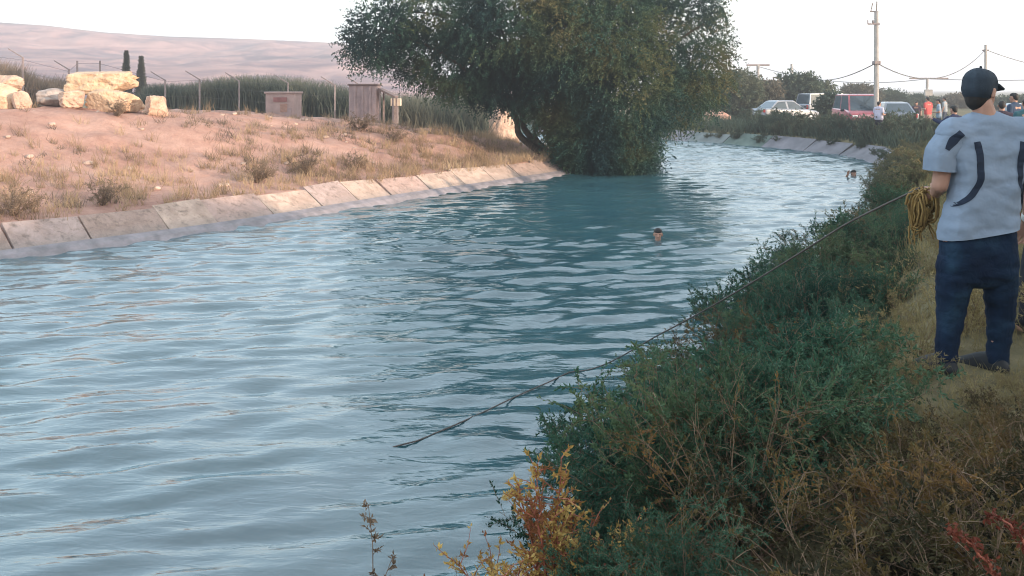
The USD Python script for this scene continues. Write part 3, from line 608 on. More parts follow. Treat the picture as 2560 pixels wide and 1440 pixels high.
# loose stones on the bank
rs = np.random.default_rng(91); sm = [boulder(200 + k, (1, .8, .6), .4, 2) for k in range(3)]; st_first = {}
k = 0
while k < 46:
    x, y = rs.uniform(-17, -1), rs.uniform(17, 34); z, l, d = ground(np.array([x]), np.array([y]))
    if not l[0] or d[0] < 2.0 or x / y < -.6: continue
    s = rs.uniform(.06, .22); lab, grp = 'loose pale stone on the bare pink soil of the left bank', 'loose stones on the left bank'; kk = k % 3
    if kk not in st_first:
        o = thing('stone', lab, 'stone', (x, y, z[0] + s * .1), rs.uniform(0, 6), grp, s); obj('rock', sm[kk], M['stone'], o, smooth=40); st_first[kk] = o
    else: dup(st_first[kk], (x, y, z[0] + s * .1), rs.uniform(0, 6), s)
    k += 1

# ------------------------------------------------------------------ fence, huts, cypress behind the left bank
M['post'] = paint('fence_post', (.26, .21, .20), (.18, .145, .14), 6, .9)
M['wire'] = paint('wire', (.10, .09, .09), (.07, .06, .06), 6, .6)
fn = thing('barbed_fence', 'fence of concrete posts with angled tops running along the reeds behind the left bank', 'fence')
tops = []
for px, py, Y, arm in [(-60, 128, 44, 1), (57, 142, 44.5, 1), (172, 172, 45, 1), (193, 152, 45.3, 0), (250, 152, 45.6, 0), (413, 199, 46, 1), (499, 197, 46.5, 1), (598, 201, 47, 1), (720, 206, 47, 1), (837, 211, 47, 1), (905, 214, 47, 1)]:
    c = at(px, py, Y); g0 = gz(c[0], c[1]) - .2
    m = [box(c[0] - .038, c[0] + .038, Y - .038, Y + .038, g0, c[2], .01)]
    if arm: m.append(tube([c + [.0, 0, -.04], c + np.array([-.74, 0, .41])], [.036, .026], 5))
    obj('post', cat(m), M['post'], fn); tops.append((c, arm, g0))
for k in range(len(tops) - 1):
    (a, aa, ga), (b, bb, gb) = tops[k], tops[k + 1]
    for f in (.25, .5, .75, .95):
        t = np.linspace(0, 1, 6)[:, None]; p = np.r_[a[:2], ga + (a[2] - ga) * f] * (1 - t) + np.r_[b[:2], gb + (b[2] - gb) * f] * t; obj('wire', tube(p, .008, 3, False), M['wire'], fn)

M['hut'] = paint('hut_render', (.42, .30, .27), (.32, .23, .21), 2.2, .95, .01)
M['hut2'] = paint('hut_grey', (.36, .27, .26), (.27, .20, .20), 2.0, .95, .01)
M['dark'] = paint('dark_opening', (.03, .025, .025), (.02, .015, .015), 3, .9)
M['rust'] = paint('rust_soil', (.40, .23, .18), (.30, .18, .14), 1.5, .95, .04); M['redpaint'] = paint('red_paint', (.30, .13, .12), (.22, .10, .09), 6, .8)
M['pale'] = paint('pale_render', (.55, .46, .36), (.45, .37, .30), 3, .9)
M['roof'] = paint('hut_roof', (.20, .14, .13), (.14, .10, .09), 4, .9)
def hut(px0, px1, py0, py1, Y, depth, mat, lab, extra):
    a, b = at(px0, py1, Y), at(px1, py0, Y); g0 = min(a[2], gz((a[0] + b[0]) / 2, Y)) - .15
    t = thing('hut', lab, 'hut'); w = b[0] - a[0]
    obj('wall', box(a[0], b[0], Y, Y + depth, g0, b[2], .02), M[mat], t)
    obj('roof', box(a[0] - .06, b[0] + .06, Y - .06, Y + depth + .06, b[2] - .004, b[2] + .09, .02), M['roof'] if extra != 'sign' else M[mat], t)
    return t, a, b
t, a, b = hut(664, 735, 234, 300, 41, 1.5, 'hut', 'small square pinkish block hut with red marks in front of the reeds', 'sign')
def lp(px, py, Y): return at(px, py, Y)
q = lp(700, 247, 41); obj('sign_board', box(q[0] - .30, q[0] + .32, 40.965, 40.99, q[2] - .14, q[2] + .07), M['redpaint'], t); q = lp(702, 268, 41); obj('hatch', box(q[0] - .02, q[0] + .30, 40.966, 40.991, q[2] - .22, q[2] + .16), M['rust'], t)
q = lp(672, 285, 41); obj('door', box(b[0] - .42, b[0] - .12, 40.97, 40.992, a[2] - .1, a[2] + .55), M['hut2'], t)
t, a, b = hut(872, 940, 214, 290, 43, 1.6, 'hut2', 'taller grey pink block hut beside the dark lean-to behind the brow', 'roof')
for k in range(3):
    x = a[0] + (b[0] - a[0]) * (.22 + .28 * k); obj('pilaster', box(x - .05, x + .05, 42.95, 42.99, a[2] - .1, b[2] - .02), M['hut2'], t)
c0, c1 = at(944, 220, 43), at(985, 240, 43); g0 = gz(c0[0], 43.5) - .1
v = np.array([[c0[0] + .01, 43.1, c0[2]], [c1[0], 43.1, c1[2]], [c1[0], 44.6, c1[2]], [c0[0] + .01, 44.6, c0[2]]]); v = np.vstack([v, v - [0, 0, .1]])
t = thing('lean_to', 'dark sloping lean-to roof beside the taller grey pink hut', 'shed')
obj('roof', tm(trimesh.convex.convex_hull(v)), M['roof'], t)
for x, z in ((c0[0] + .08, c0[2] - .12), (c1[0] - .08, c1[2] - .1)):
    for y in (43.2, 44.5): obj('post', box(x - .04, x + .04, y - .04, y + .04, g0, z), M['post'], t)
a, b = at(976, 265, 45), at(1001, 246, 45)
t = thing('white_box', 'small pale square cabinet right of the lean-to', 'cabinet'); obj('body', box(a[0], b[0], 45, 45.5, a[2], b[2], .02), M['pale'], t); obj('stand', box(a[0] + .15, b[0] - .15, 45.1, 45.4, gz(a[0], 45) - .2, a[2] + .01), M['post'], t)
# low wall beyond
a, b = at(1075, 312, 57), at(1212, 264, 57)
t = thing('low_wall', 'low pinkish concrete wall with a pale top edge left of the tree trunk', 'wall'); obj('wall_body', box(a[0], b[0], 57, 57.3, a[2] - .3, b[2], .02), M['hut'], t); obj('coping', box(a[0] - .05, b[0] + .05, 56.92, 57.38, b[2] - .003, b[2] + .10, .02), M['pale'], t)

def cypress(px, ytop, ybot, wpx, Y, seed, lab):
    r = np.random.default_rng(seed); b, tp = at(px, ybot, Y), at(px, ytop, Y); g0 = gz(b[0], Y); H = tp[2] - g0; R = wpx / 2 / F * Y * 1.35
    t = thing('cypress_tree', lab, 'tree', (b[0], Y, g0)); obj('trunk', tube([[0, 0, -.2], [0, 0, H * .5], [0, 0, H * .93]], [.14, .09, .02], 6), M['bark'], t)
    n = 5200; h = r.uniform(.12, 1, n); a = r.uniform(0, 6.28, n); rad = R * np.clip(np.minimum((h - .05) * 4, (1.02 - h) * 1.15), 0, 1) * r.uniform(.3, 1.0, n) * (.75 + .5 * noise(np.c_[a * 1.5, h * 9, h * 0]))
    P = np.c_[np.cos(a) * rad, np.sin(a) * rad, h * H - .1]; obj('crown', leaf_quads(P, np.c_[np.cos(a), np.sin(a), np.ones(n) * .9] + r.normal(0, .5, (n, 3)), r.uniform(.08, .22, n), .07, r), M['cypress'], t)
M['cypress'] = leafmat('cypress_leaf', [(0, (.05, .058, .055)), (1, (.11, .105, .09))], .5, .2)
cypress(316, 126, 235, 30, 58, 1, 'narrow dark cypress tree, the left of two behind the yellow block')
cypress(353, 140, 250, 34, 58, 2, 'narrow dark cypress tree, the right and nearer of two behind the yellow block')

# ------------------------------------------------------------------ trees on the right beyond the bend
def far_tree(seed, lobes, lab, leaf=(.26, .12), mat='far_leaf', trunk_h=.5, loc=(0, 0, 0), group=None, thr=.42):
    r = np.random.default_rng(seed); t = thing('bushy_tree', lab, 'tree', loc, 0, group)
    top = max(l[0][2] + l[1][2] * .5 for l in lobes); w = []
    for c, rad, n in lobes: w.append(tube([[0, 0, -.3], [c[0] * .3, c[1] * .3, c[2] * .5], c], [.16, .1, .03], 5))
    obj('trunk', cat(w), M['bark'], t); obj('crown', leafy(lobes, r, leaf, 7, .7, thr, .7, .3), M[mat], t)
    return t
M['olive_leaf'] = leafmat('olive_leaf', [(0.0, (.075, .08, .062)), (0.5, (.14, .12, .085)), (1.0, (.24, .17, .12))], .25, .3)
def T(px, ytop, wpx, Y, seed, lab, mat='far_leaf', thr=.42, nn=1.0):
    """a bushy tree whose crown is wpx photo pixels wide and reaches up to the row ytop"""
    tp = at(px, ytop, Y); g0 = gz(tp[0], Y); H = tp[2] - g0; W = wpx / F * Y / 2; r = np.random.default_rng(seed + 500); lobes = []
    for k in range(7):
        a = r.uniform(0, 6.28); q = r.uniform(0, .6); rad = r.uniform(.35, .55) * W; hz = H * r.uniform(.45, .8) - .0
        lobes.append(((math.cos(a) * q * W, math.sin(a) * q * W, hz), (rad, rad, min(H * .32, rad * 1.1)), int(260 * nn)))
    lobes.append(((0, 0, H * .42), (W * .8, W * .8, H * .40), int(500 * nn))); lobes.append(((0, 0, H * .78), (W * .45, W * .45, H * .22), int(260 * nn)))
    return far_tree(seed, lobes, lab, mat=mat, loc=(tp[0], Y, g0), thr=thr)
T(1700, 190, 190, 66, 1, 'sparse olive brown tree just right behind the big spreading tree', 'olive_leaf', .46)
T(1765, 215, 120, 70, 2, 'thin brownish tree between the big tree and the round green tree', 'olive_leaf', .48)
T(1850, 186, 110, 64, 3, 'round dark green tree left of the distant T-shaped pole')
T(1905, 215, 70, 68, 4, 'brown leaved tree standing right against the round dark green tree', 'olive_leaf')
T(1998, 200, 110, 72, 5, 'ragged tree with a spiky top behind the parked pale car')
T(2050, 222, 100, 76, 6, 'low grey green tree behind the white van')
T(1955, 236, 90, 78, 13, 'small green tree behind the parked pale car, left of the ragged tree')
T(2075, 250, 40, 60, 7, 'small dark round tree between the white van and the red van')
T(2140, 222, 130, 95, 8, 'wide grey brown tree showing above the roof of the red van', 'olive_leaf', .36)
T(2225, 234, 95, 100, 9, 'grey tree just right of the utility pole above the silver car', 'far_leaf', .36)
T(2300, 248, 90, 105, 10, 'low grey green tree behind the person in red', 'far_leaf', .36)
T(2385, 246, 100, 105, 11, 'grey tree left of the head of the man in the cap', 'olive_leaf', .36)
T(2530, 250, 130, 95, 12, 'grey green tree at the right edge behind the crowd', 'far_leaf', .36)
T(1640, 230, 120, 75, 14, 'dull tree seen low behind the right side of the big spreading tree', 'olive_leaf', .40)
# trees on the right of the path, just outside the frame: their shade covers the near bank
sh = None
for i, p in enumerate(np.arange(-3.5, 15.5, 1.9)):
    q = 11.8 + (i % 2) * 1.1; x, y = q * SUN_DIR[:2] + p * np.array([-SUN_DIR[1], SUN_DIR[0]]); x, y = float(x), float(y)
    if sh is None: sh = far_tree(71, [((0, 0, 2.3), (1.5, 1.5, 1.5), 1500), ((.5, .3, 1.0), (1.4, 1.4, 1.0), 900), ((-.4, .2, 3.0), (1.1, 1.1, .85), 700)], 'dense bushy tree in the row along the right side of the path', (.22, .11), 'far_leaf', loc=(x, y, gz(x, y)), group='trees right of the path', thr=.30)
    else: dup(sh, (x, y, gz(x, y)), i * 1.3, (1, 1, .93 + .1 * ((i * 7) % 3) / 2))
# dirt heap
def heap(px0, px1, ytop, Y, mat, lab):
    a, b = at(px0, ytop, Y), at(px1, ytop, Y); W = (b[0] - a[0]); xc = (a[0] + b[0]) / 2; g0 = gz(xc, Y); m = trimesh.creation.icosphere(4); v = np.array(m.vertices); v = v * (1 + .3 * (fbm(v * 2.2 + 3, 4, 4) - .5))[:, None]
    o = obj('dirt_heap', (v * [W / 2, W / 3, a[2] - g0], np.array(m.faces)), M[mat], smooth=True); UsdGeom.Xformable(o).AddTranslateOp().Set(Gf.Vec3d(xc, Y, g0)); tag(o, lab, 'dirt heap')
heap(1752, 1828, 276, 62, 'rust', 'orange brown dirt heap below the thin brownish tree')
heap(1205, 1300, 268, 50, 'rock_pink', 'rounded pink soil mound behind the thin trunk of the big tree')

# ------------------------------------------------------------------ poles and cables
M['pole'] = paint('pole_concrete', (.36, .33, .31), (.28, .26, .245), 3, .85)
M['cable'] = paint('cable', (.12, .12, .125), (.09, .09, .095), 3, .6)
def pole(px, ytop, Y, r, lab, ybot=None):
    tp = at(px, ytop, Y); g0 = gz(tp[0], Y) - .3; t = thing('utility_pole', lab, 'pole', (tp[0], Y, 0)); obj('post', tube([[0, 0, g0], [0, 0, (g0 + tp[2]) / 2], [0, 0, tp[2]]], [r * 1.25, r * 1.1, r], 8), M['pole'], t, smooth=40)
    return t, tp
t, P1 = pole(2191, 28, 45, .115, 'tall pale utility pole rising behind the red van and the silver car')
c = at(2185, 16, 45); obj('bracket', cat([box(-.32, .10, -.03, .03, P1[2] - .04, P1[2] + .02, .008), tube([[-.28, 0, P1[2]], [-.18, 0, P1[2] + .42]], .03, 5), tube([[0, 0, P1[2] - .1], [.03, 0, P1[2] + .5]], .035, 5)]), M['post'], t)
z2 = at(0, 60, 45)[2]; obj('crossarm', cat([box(-.50, .14, -.15, -.10, z2 - .05, z2 + .03, .008), tube([[-.48, -.12, z2], [-.48, -.12, z2 + .2]], .03, 5)]), M['post'], t)
zb = at(0, 157, 45)[2]; obj('clamp', box(-.16, .16, -.17, .17, zb - .09, zb + .09, .02), M['post'], t); obj('insulator', tube([[-.22, -.12, z2 + .03], [-.22, -.12, z2 + .18]], .05, 6), M['post'], t)
t, P2 = pole(2464, 112, 62, .09, 'thin dark pole rising above the cap of the man'); obj('bracket', box(-.22, .22, -.05, .05, P2[2] - .45, P2[2] - .33, .01), M['post'], t)
t, P3 = pole(1895, 162, 92, .16, 'distant T-shaped pole above the round dark green tree'); obj('crossarm', box(-1.2, 1.2, -.08, .08, P3[2] - .12, P3[2] + .06, .02), M['post'], t)
t, P4 = pole(1979, 160, 92, .12, 'distant thin pole above the ragged tree')
t, P5 = pole(2318, 196, 80, .12, 'distant pole with a crossbar and a small box above the person in red'); obj('crossarm', box(-1.6, 1.9, -.06, .06, P5[2] - .06, P5[2] + .06, .01), M['post'], t); zz = at(0, 231, 80)[2]; obj('box', box(-.35, .35, -.35, -.12, zz - .3, zz + .25, .02), M['pole'], t)
def cable(a, b, sag, lab, r=.028):
    t = np.linspace(0, 1, 26)[:, None]; p = np.array(a) * (1 - t) + np.array(b) * t - np.array([0, 0, 1]) * sag * 4 * t * (1 - t); tag(obj('cable', tube(p, r, 5), M['cable'], smooth=True), lab, 'cable')
P1b = at(2191, 157, 45)
cable(P1b, at(2464, 124, 62), 1.35, 'sagging cable between the tall pale pole and the thin pole above the man')
cable(P1b, at(1979, 168, 92), 1.1, 'sagging cable running left from the middle of the tall pale pole')
cable(at(2464, 124, 62), at(2760, 165, 80), .7, 'cable running from the thin pole to the right edge')
cable(at(2318, 197, 80), at(1895, 166, 92), .9, 'low straight cable crossing behind the tall pale pole', .03)
cable(at(2318, 197, 80), at(2700, 196, 78), .15, 'low straight cable passing behind the head of the man', .03)

# ------------------------------------------------------------------ vehicles
def carpaint(name, c, rough=.3): return paint(name, c, tuple(x * .85 for x in c), 1.5, rough, spec=.5, coat=.4)
M['white_car'] = carpaint('white_car', (.20, .205, .23)); M['silver_car'] = carpaint('silver_car', (.13, .15, .185)); M['red_car'] = carpaint('red_car', (.26, .06, .075)); M['pink_trim'] = carpaint('faded_red', (.42, .24, .26), .5)
M['glass'] = paint('car_glass', (.045, .06, .075), (.035, .05, .06), 1, .08, spec=.6); M['tyre'] = paint('tyre', (.02, .02, .022), (.015, .015, .015), 9, .9); M['rim'] = paint('rim', (.35, .35, .37), (.28, .28, .3), 9, .35, metallic=.7)
M['black'] = paint('black_plastic', (.025, .025, .03), (.02, .02, .022), 9, .6); M['plate'] = paint('plate', (.75, .75, .74), (.70, .70, .68), 3, .5); M['lamp_red'] = paint('tail_lamp', (.35, .03, .03), (.28, .02, .02), 9, .2); M['lamp_white'] = paint('head_lamp', (.7, .7, .7), (.6, .6, .6), 9, .15)
def loft(sections):
    """sections: (x, half width, z low, z high, corner) from rear to front; rounded rectangles joined and capped"""
    n = 16; V_ = []
    for x, w, z0, z1, c in sections:
        ring = []
        for k, (sy, sz) in enumerate(((1, 1), (-1, 1), (-1, -1), (1, -1))):
            for j in range(4):
                a = math.pi / 2 * k + math.pi / 2 * (j / 3); cy, cz = sy * (w - c), (z1 - c if sz > 0 else z0 + c); ring.append((x, cy + c * math.cos(a), cz + c * math.sin(a)))
        V_.append(ring)
    V_ = np.array(V_).reshape(-1, 3); m = len(sections); f = []
    for i in range(m - 1):
        for j in range(n): f += [(i * n + j, i * n + (j + 1) % n, (i + 1) * n + (j + 1) % n), (i * n + j, (i + 1) * n + (j + 1) % n, (i + 1) * n + j)]
    for j in range(1, n - 1): f += [(0, j + 1, j), ((m - 1) * n, (m - 1) * n + j, (m - 1) * n + j + 1)]
    return V_, np.array(f)
def quad_pane(q, inset, off, thick=.012):
    q = np.array(q, float); c = q.mean(0); n = unit(np.cross(q[1] - q[0], q[3] - q[0])); e = q + (c - q) / np.maximum(np.linalg.norm(c - q, axis=1, keepdims=True), 1e-9) * inset
    v = np.vstack([e + n * off, e - n * thick]); return tm(trimesh.convex.convex_hull(v))
def make_car(kind, label, body, loc, rz):
    t = thing('parked_' + ('car' if kind == 'sedan' else 'van'), label, 'car' if kind == 'sedan' else 'van', loc, rz)
    if kind == 'sedan':
        L, W = 4.3, .86
        obj('body', loft([(-2.14, .70, .40, .86, .06), (-2.05, .82, .30, .95, .10), (-1.4, W, .26, .98, .12), (-.9, W, .24, .95, .12), (.6, W, .24, .93, .12), (1.1, W, .25, .90, .12), (1.85, .83, .28, .80, .12), (2.10, .74, .34, .68, .08), (2.15, .66, .40, .6, .05)]), body, t, smooth=35)
        B = np.array([(-1.75, .78, .95), (-1.75, -.78, .95), (1.05, -.78, .90), (1.05, .78, .90)]); U = np.array([(-1.05, .60, 1.42), (-1.05, -.60, 1.42), (.25, -.60, 1.43), (.25, .60, 1.43)])
        axle, rad, bz = (-1.32, 1.33), .31, .5
    else:
        L, W = 4.3, .88
        obj('body', loft([(-2.1, .80, .45, 1.0, .06), (-2.0, .86, .34, 1.12, .1), (-1.0, W, .30, 1.12, .1), (1.2, W, .30, 1.10, .1), (1.8, W, .30, 1.06, .12), (2.05, .84, .34, .98, .1), (2.14, .76, .42, .86, .06)]), body, t, smooth=35)
        B = np.array([(-2.02, .82, 1.09), (-2.02, -.82, 1.09), (1.85, -.82, 1.03), (1.85, .82, 1.03)]); U = np.array([(-1.85, .70, 1.84), (-1.85, -.70, 1.84), (1.10, -.70, 1.86), (1.10, .70, 1.86)])
        axle, rad, bz = (-1.3, 1.35), .32, .55
    def ring(z): return None
    roofpts = np.vstack([B - [0, 0, .05], U * [1, .97, 1] + [0, 0, 0], U * [.82, .85, 1] + [0, 0, .05]])
    obj('cabin', tm(trimesh.convex.convex_hull(roofpts)), body, t, smooth=25)
    U2 = U * [1, .97, 1]; Bq = B - [0, 0, .05]
    def lerp(a, b, k): return a * (1 - k) + b * k
    obj('rear_window', quad_pane([Bq[0], Bq[1], U2[1], U2[0]], .10, .006), M['glass'], t)
    obj('windscreen', quad_pane([Bq[2], Bq[3], U2[3], U2[2]], .10, .006), M['glass'], t)
    for sgn, (i, j) in ((1, (3, 0)), (-1, (1, 2))):
        b0, b1, u0, u1 = Bq[i], Bq[j], U2[i], U2[j]
        for k0, k1 in ((.0, .5), (.5, 1.0)): obj('side_window', quad_pane([lerp(b0, b1, k0), lerp(b0, b1, k1), lerp(u0, u1, k1), lerp(u0, u1, k0)], .08, .006), M['glass'], t)
    for ax in axle:
        for sy in (-1, 1):
            w = trimesh.creation.cylinder(rad, .20, sections=20); w.apply_transform(trimesh.transformations.rotation_matrix(math.pi / 2, [1, 0, 0])); w.apply_translation([ax, sy * (W - .075), rad]); wp = obj('wheel', tm(w), M['tyre'], t, smooth=40)
            w = trimesh.creation.cylinder(rad * .6, .22, sections=16); w.apply_transform(trimesh.transformations.rotation_matrix(math.pi / 2, [1, 0, 0])); w.apply_translation([ax, sy * (W - .072), rad]); obj('rim', tm(w), M['rim'], wp, smooth=40)
    zf = .62 if kind == 'sedan' else .78; xf = 2.06 if kind == 'sedan' else 2.09
    for sy in (-1, 1):
        obj('headlight', box(xf - .1, xf + .06, sy * .58 - .14, sy * .58 + .14, zf - .07, zf + .07, .02), M['lamp_white'], t)
        obj('tail_light', box(-2.15, -2.02, sy * .66 - .10, sy * .66 + .10, .70, .90 if kind == 'sedan' else 1.02, .02), M['lamp_red'], t)
        obj('mirror', box(.82, .98, sy * (W + .06) - .09, sy * (W + .06) + .09, 1.0, 1.12, .03), M['black'], t)
    obj('bumper', box(-2.20, -2.02, -.78, .78, .36, .54, .04), M['black'] if kind == 'sedan' else M['pink_trim'], t); obj('bumper', box(2.04, 2.22, -.76, .76, .34, .56, .04), M['black'] if kind == 'sedan' else M['pink_trim'], t)
    obj('number_plate', box(-2.215, -2.17, -.26, .26, .60, .72), M['plate'], t); obj('number_plate', box(2.19, 2.232, -.26, .26, .40, .51), M['plate'], t)
    obj('grille', box(2.05, 2.165, -.40, .40, .60, .72, .02) if kind == 'sedan' else box(2.05, 2.16, -.42, .42, .70, .86, .02), M['black'] if kind == 'sedan' else M['pink_trim'], t)
    return t
def ground_at(px, Y): X = (px - 1280) / F * Y; return (X, Y, gz(X, Y))
make_car('sedan', 'pale parked car seen from the side below the ragged tree', M['white_car'], ground_at(1963, 58), math.radians(20))
make_car('van', 'old red van facing the camera on the far bank beside the tall pole', M['red_car'], ground_at(2142, 47), math.radians(-98))
make_car('sedan', 'silver grey car with a dark rear window seen from behind, right of the tall pole', M['silver_car'], ground_at(2232, 47), math.radians(78))
make_car('van', 'white van parked far behind, left of the red van', M['white_car'], ground_at(2062, 66), math.radians(20))
make_car('sedan', 'teal grey car half hidden behind the crowd at the right edge', M['silver_car'], ground_at(2560, 33), math.radians(80))

# ------------------------------------------------------------------ people
M['skin'] = paint('skin', (.36, .20, .145), (.30, .165, .12), 12, .55); M['hair'] = paint('hair', (.018, .014, .013), (.01, .009, .009), 30, .6, .003, 60)
M['shoe'] = paint('shoe', (.008, .008, .010), (.005, .005, .006), 9, .6); M['eye'] = paint('eye', (.02, .015, .012), (.02, .015, .012), 9, .2)
def head_groups(c, fwd, s=1.0):
    """skull, jaw, nose and ears around the head centre c, looking along fwd"""
    c, f = np.array(c, float), unit(np.array(fwd, float)); up = unit(np.array([0, 0, 1.0]) - f * f[2]); r = np.cross(f, up)
    P = lambda a, b, d: c + s * (a * r + b * f + d * up)
    g = [[(P(0, -.015, .035), .078 * s), (P(0, .03, .03), .070 * s), (P(0, .04, -.03), .058 * s)], [(P(0, .045, -.03), .055 * s), (P(0, .06, -.085), .034 * s), (P(0, 0, -.05), .055 * s)],
         [(P(0, .098, .0), .012 * s), (P(0, .116, -.028), .014 * s), (P(0, .09, -.03), .016 * s)]]
    for q in (-1, 1): g.append([(P(q * .078, .0, .015), .014 * s), (P(q * .080, -.008, -.02), .011 * s)])
    return g, P
def hand_groups(wrist, d, side, palm, s=1.0, curl=.6):
    """palm, four bent fingers and a thumb; d along the hand, side towards the thumb, palm the way the palm faces"""
    w, d, sd = np.array(wrist, float), unit(np.array(d, float)), unit(np.array(side, float)); pn = unit(np.array(palm, float)); g = []
    k0, k1 = w + d * .085 * s + sd * .032 * s, w + d * .085 * s - sd * .032 * s
    g.append([(w, .024 * s), (w + d * .03 * s + sd * .022 * s, .017 * s), (k0, .014 * s), (k1, .013 * s), (w + d * .03 * s - sd * .022 * s, .016 * s)])
    for q, Lf in zip((.033, .011, -.011, -.032), (.070, .078, .072, .058)):
        p = w + d * .085 * s + sd * q * s; dd = d; a = p
        for m, seg in enumerate((.42, .33, .25)):
            ang = curl * (.6 + .5 * m); dd = unit(dd * math.cos(ang) + pn * math.sin(ang)); b = a + dd * Lf * seg * s; g.append([(a, (.0095 - .001 * m) * s), (b, (.0088 - .001 * m) * s)]); a = b
    a = w + d * .025 * s + sd * .03 * s; b = a + unit(d * .6 + sd * .8 + pn * .4) * .04 * s; e = b + unit(d * .9 + sd * .1 + pn * .6) * .032 * s
    g += [[(a, .013 * s), (b, .011 * s)], [(b, .0105 * s), (e, .009 * s)]]
    return g

def person(label, loc, rz, H=1.72, shirt=(.1, .1, .3), pants=(.03, .03, .04), arms=('down', 'down'), hair=True, sleeves=.6, cap=None, stance=.1, refine=.03, group=None, robe=False):
    """standing figure about H tall facing local +y; body one surface, clothes as its children"""
    k = H / 1.75; t = thing('person', label, 'person', loc, rz, group); n = str(used[('/World', 'person')])
    S = lambda *p: np.array(p, float) * k
    hc = S(0, .02, 1.62); hg, HP = head_groups(hc, (0, 1, 0), k)
    body = list(hg) + [[(S(0, 0, 1.58), .055 * k), (S(0, -.005, 1.46), .06 * k)], [(S(-.10, 0, 1.38), .09 * k), (S(.10, 0, 1.38), .09 * k), (S(-.08, 0, 1.0), .10 * k), (S(.08, 0, 1.0), .10 * k)]]
    leg, arm = [], []
    for sgn in (-1, 1):
        hip, kn, an = S(sgn * .09, 0, .90), S(sgn * (.09 + stance * .4), .02, .48), S(sgn * (.09 + stance * .7), -.01, .08); leg.append((hip, kn, an))
        body += chain([(hip, .085 * k), (kn, .055 * k), (an, .038 * k)]); toe = an + S(sgn * .03, .15, -.045); body += [[(an - S(0, .03, .04), .035 * k), (toe, .025 * k)]]
        m = arms[0 if sgn < 0 else 1]; sh = S(sgn * .19, 0, 1.40)
        if m == 'down': el, wr = S(sgn * .25, -.01, 1.12), S(sgn * .25, .08, .87); hd = (0, .25, -1)
        elif m == 'bent': el, wr = S(sgn * .25, -.03, 1.13), S(sgn * .17, .22, 1.12); hd = (-sgn * .4, 1, .1)
        else: el, wr = S(sgn * .33, .12, 1.27), S(sgn * .42, .34, 1.38); hd = (sgn * .2, 1, .4)
        arm.append((sh, el, wr)); body += chain([(sh, .055 * k), (el, .042 * k), (wr, .027 * k)]); body += hand_groups(wr, hd, (-sgn * .6, .5, .3), (-sgn, 0, 0), k, .35)
    obj('body', hullsphere(body, refine, 4, 10), M['skin'], t, smooth=True)
    sm_, pm = paint('shirt_' + 'abcdefghijklmnop'[int(n)], shirt, tuple(x * .75 for x in shirt), 5, .9), paint('trousers_' + 'abcdefghijklmnop'[int(n)], pants, tuple(x * .7 for x in pants), 5, .9)
    tor = [[(S(-.13, 0, 1.39), .085 * k), (S(.13, 0, 1.39), .085 * k), (S(0, -.01, 1.47), .07 * k), (S(-.10, 0, 1.1), .115 * k), (S(.10, 0, 1.1), .115 * k)], [(S(-.10, 0, 1.1), .115 * k), (S(.10, 0, 1.1), .115 * k), (S(-.10, 0, .93), .12 * k), (S(.10, 0, .93), .12 * k)]]
    for (sh, el, wr) in arm:
        if sleeves > 1: tor += chain([(sh, .075 * k), (el, .06 * k), (wr + (el - wr) * .15, .045 * k)])
        else: tor += chain([(sh, .078 * k), (sh + (el - sh) * sleeves, .07 * k)])
    obj('shirt', hullsphere(tor, refine, 5, 10), sm_, t, smooth=True)
    pg = [[(S(-.09, 0, .93), .105 * k), (S(.09, 0, .93), .105 * k), (S(-.09, 0, .82), .10 * k), (S(.09, 0, .82), .10 * k)]]
    for hip, kn, an in leg: pg += chain([(hip - S(0, 0, .06), .10 * k), (kn, .075 * k), (an + S(0, 0, .02), .062 * k)])
    if robe: pg = [[(S(-.09, 0, .93), .12 * k), (S(.09, 0, .93), .12 * k), (S(-.13, 0, .12), .10 * k), (S(.13, 0, .12), .10 * k)]]
    obj('trousers' if not robe else 'robe_skirt', hullsphere(pg, refine, 5, 10), pm, t, smooth=True)
    obj('hair', hullsphere([[(HP(0, -.03, .045), .082 * k), (HP(0, .035, .06), .068 * k), (HP(0, -.055, -.02), .055 * k)]], refine * .7, 3, 10), M['hair'] if cap is None else cap, t, smooth=True)
    for hip, kn, an in leg: obj('shoe', hullsphere([[(an - S(0, .05, .035), .042 * k), (an + S(0, .14, -.048), .032 * k), (an + S(0, 0, 0), .048 * k)]], refine, 3, 10), M['shoe'], t, smooth=True)
    for q in (-1, 1): obj('eye', hullsphere([[(HP(q * .032, .085, .012), .011 * k), (HP(q * .034, .085, .012), .011 * k)]], 0, 0, 8), M['eye'], t)
    return t
def ga(px, Y): return ground_at(px, Y)
person('person in a red shirt standing on the far path right of the silver car', ga(2320, 44), .4, 1.72, (.52, .09, .085), (.34, .20, .17), ('bent', 'down'))
person('dark clothed person standing between the silver car and the person in red', ga(2291, 46), 2.6, 1.5, (.07, .05, .07), (.04, .03, .04))
person('person in a pale shirt and dark trousers beside the tall utility pole', ga(2197, 41), -1.0, 1.72, (.50, .46, .55), (.04, .035, .05), ('down', 'bent'))
person('distant person with dark hair in a grey top behind the person in navy', ga(2362, 52), .8, 1.72, (.26, .28, .30), (.06, .07, .10))
person('person in a pale blue top between the person in red and the person in navy', ga(2347, 38), 1.1, 1.6, (.22, .28, .36), (.05, .06, .09), ('bent', 'down'))
person('person in navy left of the neck of the man in the cap', ga(2386, 20), .3, 1.45, (.022, .028, .065), (.03, .03, .05), ('out', 'bent'), sleeves=1.2)
person('person in dark maroon just right of the neck of the man in the cap', ga(2505, 19), -.4, 1.60, (.05, .035, .05), (.03, .03, .04), ('bent', 'down'), sleeves=1.2)
person('person in dark blue, tallest of the crowd at the right edge', ga(2537, 22), .5, 1.74, (.03, .05, .09), (.02, .025, .04), sleeves=1.2)
